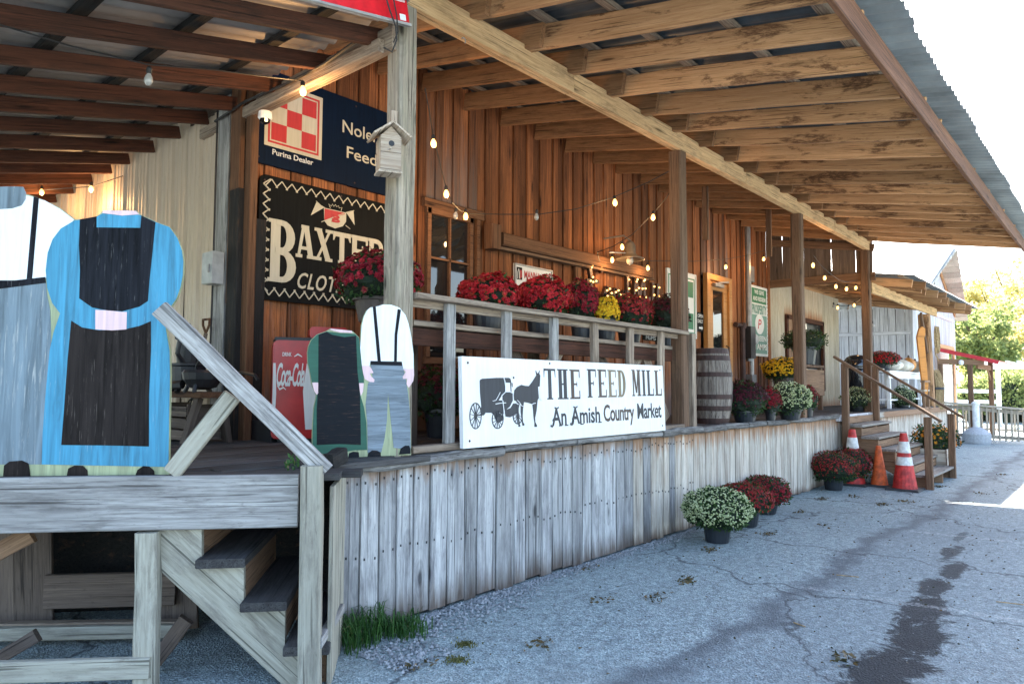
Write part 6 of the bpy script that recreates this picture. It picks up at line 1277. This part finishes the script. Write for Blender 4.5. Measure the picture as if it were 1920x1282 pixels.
string('string light cable on the far inner post', pxs([(1432, 470), (1470, 456), (1495, 455)], 5.1, 4.0), [hang(1495, 468, 4.0)], 1)
string('looped string light cable sagging between the third and fourth posts', pxs([(1525, 478), (1537, 495), (1555, 512), (1575, 526), (1588, 529), (1605, 526), (1620, 517), (1640, 496)], 3.8, 3.8), [hang(1525, 501, 3.8), hang(1547, 525, 3.8), hang(1567, 541, 3.8), hang(1588, 545, 3.8), hang(1605, 543, 3.8), hang(1621, 534, 3.8), hang(1633, 520, 3.8)], 3)
string('farthest string light cable beneath the lower porch roof', pxs([(1562, 570), (1580, 574), (1600, 570), (1615, 560), (1632, 566), (1640, 572)], 4.6, 4.2), [hang(1563, 577, 4.6, 0), hang(1571, 580, 4.6), hang(1591, 581, 4.5, 0), hang(1602, 575, 4.4), hang(1617, 562, 4.4), hang(1622, 572, 4.3), hang(1631, 571, 4.2)], 4)
string('string light cable crossing under the dark side canopy', pxs([(-60, 20), (0, 47), (130, 86), (275, 121), (400, 131), (480, 142), (568, 152)], 4.2, 4.5), [hang(279, 160, 4.35, 0), hang(567, 180, 4.5)], 1, power=2.5)
string('two glowing bulbs deep under the side canopy above the blue figure', [on(-40, 345, X=2.4), on(78, 356, X=2.5), on(171, 350, X=2.7), on(230, 330, X=2.8)], [(on(78, 363, X=2.5)+V((0, 0, .08)), 1), (on(171, 357, X=2.7)+V((0, 0, .08)), 1)], 1, power=2)
string('dead string light bulbs dangling inside the fourth post', pxs([(1634, 575), (1635, 600), (1636, 607)], 3.9, 3.9), [hang(1636, 613, 3.9, 0)], 0)
# ------------------------------------------------------------ ground litter, gravel, grass
m = MB()
for i in range(3200):
    u = random.random()**1.3; X_ = 2.5+u*4.5; Y_ = 3.57-abs(random.gauss(0, .07+.09*(X_ < 4.2))); 
    if X_ < 2.9: Y_ = 3.55-random.random()*.6
    r_ = random.uniform(.004, .015)*(1.25 if X_ < 4 else 1); k = len(m.v); c = V((X_, Y_, r_*.4)); pts = [V((random.uniform(.6, 1)*a*r_, random.uniform(.6, 1)*b*r_, random.uniform(.5, .9)*c_*r_)) for a, b, c_ in ((1, 0, 0), (-1, 0, 0), (0, 1, 0), (0, -1, 0), (0, 0, 1), (0, 0, -.6))]
    m.v += [c+p_ for p_ in pts]; m.f += [(k+a, k+b, k+c_) for a, b, c_ in ((0, 2, 4), (2, 1, 4), (1, 3, 4), (3, 0, 4), (2, 0, 5), (1, 2, 5), (3, 1, 5), (0, 3, 5))]
for i in range(700):
    X_ = random.uniform(2.3, 12); Y_ = random.uniform(.5, 3.5); r_ = random.uniform(.003, .008); k = len(m.v); c = V((X_, Y_, r_*.4)); m.v += [c+V(p_)*r_*random.uniform(.6, 1.1) for p_ in ((1, 0, 0), (-1, 0, 0), (0, 1, 0), (0, -1, 0), (0, 0, .9))]; m.f += [(k, k+2, k+4), (k+2, k+1, k+4), (k+1, k+3, k+4), (k+3, k, k+4)]
tag(m.o('loose_gravel', m_stone, kind='stuff'), 'loose pale gravel scattered along the foot of the skirt boards', 'gravel')
m_moss = leafm('moss', (.07, .075, .015), (.15, .14, .04), 0)
def tuft(label, cs, n, h, mat=None, sp_=.06):
    m = MB()
    for i in range(n):
        c = V(random.choice(cs))+V((random.gauss(0, sp_), random.gauss(0, sp_*.9), 0)); a = random.random()*6.28; l = h*random.uniform(.4, 1.1); d = V((math.cos(a), math.sin(a), 0)); b = V((-d.y, d.x, 0))*.004; k = len(m.v); bend = random.uniform(.2, 1.3)
        p1_, p2_, p3_ = c+V((0, 0, l*.45))+d*l*.1*bend, c+V((0, 0, l*.8))+d*l*.35*bend, c+V((0, 0, l*(1-.25*bend)))+d*l*.8*bend
        m.v += [c-b, c+b, p1_+b, p1_-b, p2_+b*.7, p2_-b*.7, p3_]; m.f += [(k, k+1, k+2, k+3), (k+3, k+2, k+4, k+5), (k+5, k+4, k+6)]
    return tag(m.o('grass_tuft', mat or m_grass, kind='stuff'), label, 'grass')
tuft('big dark green grass tuft at the near corner of the skirt', [on(655, 1215, Z=0), on(675, 1200, Z=0), on(700, 1195, Z=0), on(660, 1195, Z=0)], 330, .22, sp_=.075)
tuft('bright green grass tuft right of the corner one', [on(750, 1188, Z=0), on(770, 1192, Z=0), on(760, 1180, Z=0), on(742, 1180, Z=0)], 260, .12)
for k, (x_, y_) in enumerate(((866, 1208), (852, 1238))): tuft(['small moss tuft in the asphalt nearer the skirt', 'small moss tuft in the asphalt nearer the camera'][k], [on(x_, y_, Z=0), on(x_+12, y_, Z=0)], 200, .014, m_moss, .03)
m = MB()
for (x_, y_), n_ in (((1290, 1088), 60), ((1128, 1125), 30), ((1232, 1120), 40), ((1500, 960), 30), ((1540, 935), 50), ((1655, 945), 50), ((1700, 940), 40), ((1760, 912), 50), ((1440, 1000), 50), ((1580, 1232), 50), ((1020, 1205), 40), ((790, 1248), 30), ((1100, 1065), 25), ((1840, 925), 30), ((1880, 890), 30), ((1600, 930), 30), ((1500, 910), 40), ((1545, 985), 20), ((1335, 1030), 40)):
    c0 = on(x_, y_, Z=.004)
    for i in range(n_): c = c0+V((random.gauss(0, .07), random.gauss(0, .04), random.uniform(0, .012))); leafquad(m, c, V((random.uniform(-1, 1), random.uniform(-1, 1), random.uniform(-.1, .35))), random.uniform(.010, .032), random.random()*3)
for i in range(800):
    X_ = random.uniform(3, 14); c = V((X_, random.uniform(.5, 3.5), .004)); leafquad(m, c, V((random.uniform(-1, 1), random.uniform(-1, 1), random.uniform(-.05, .2))), random.uniform(.006, .02), random.random()*3)
tag(m.o('fallen_leaves', m_litter, kind='stuff'), 'brown and green leaf litter scattered over the asphalt', 'leaf litter')
m = MB(); sx_ = on(1590, 1077, Z=.006)
for (xa, ya), (xb, yb) in (((1568, 1077), (1610, 1081)), ((1868, 1127), (1930, 1134)), ((1488, 1166), (1510, 1174))): m.tube([on(xa, ya, Z=.006), on(xb, yb, Z=.006)], .004, 4)
tag(m.o('straw_bits', m_straw, kind='stuff'), 'single pale straws lying on the asphalt', 'straw')

def screws(par, fr, pts):
    for u, v in pts: sheet('screw_head', [[(u+.009*math.cos(a*.9), v+.009*math.sin(a*.9)) for a in range(7)]], fr, .002, m_hoop, par)
screws(ms, MS, [(.06, .60), (W_-.06, .60), (.06, .05), (W_-.06, .05), (1.0, .62), (.55, .5)])
screws(pn, ws, [(2.97, 3.44), (2.97, 4.17), (3.95, 4.17), (3.95, 3.43)]); screws(bs, bw, [(3.03, 2.29), (3.03, 3.25), (3.8, 3.27), (3.8, 2.26)])
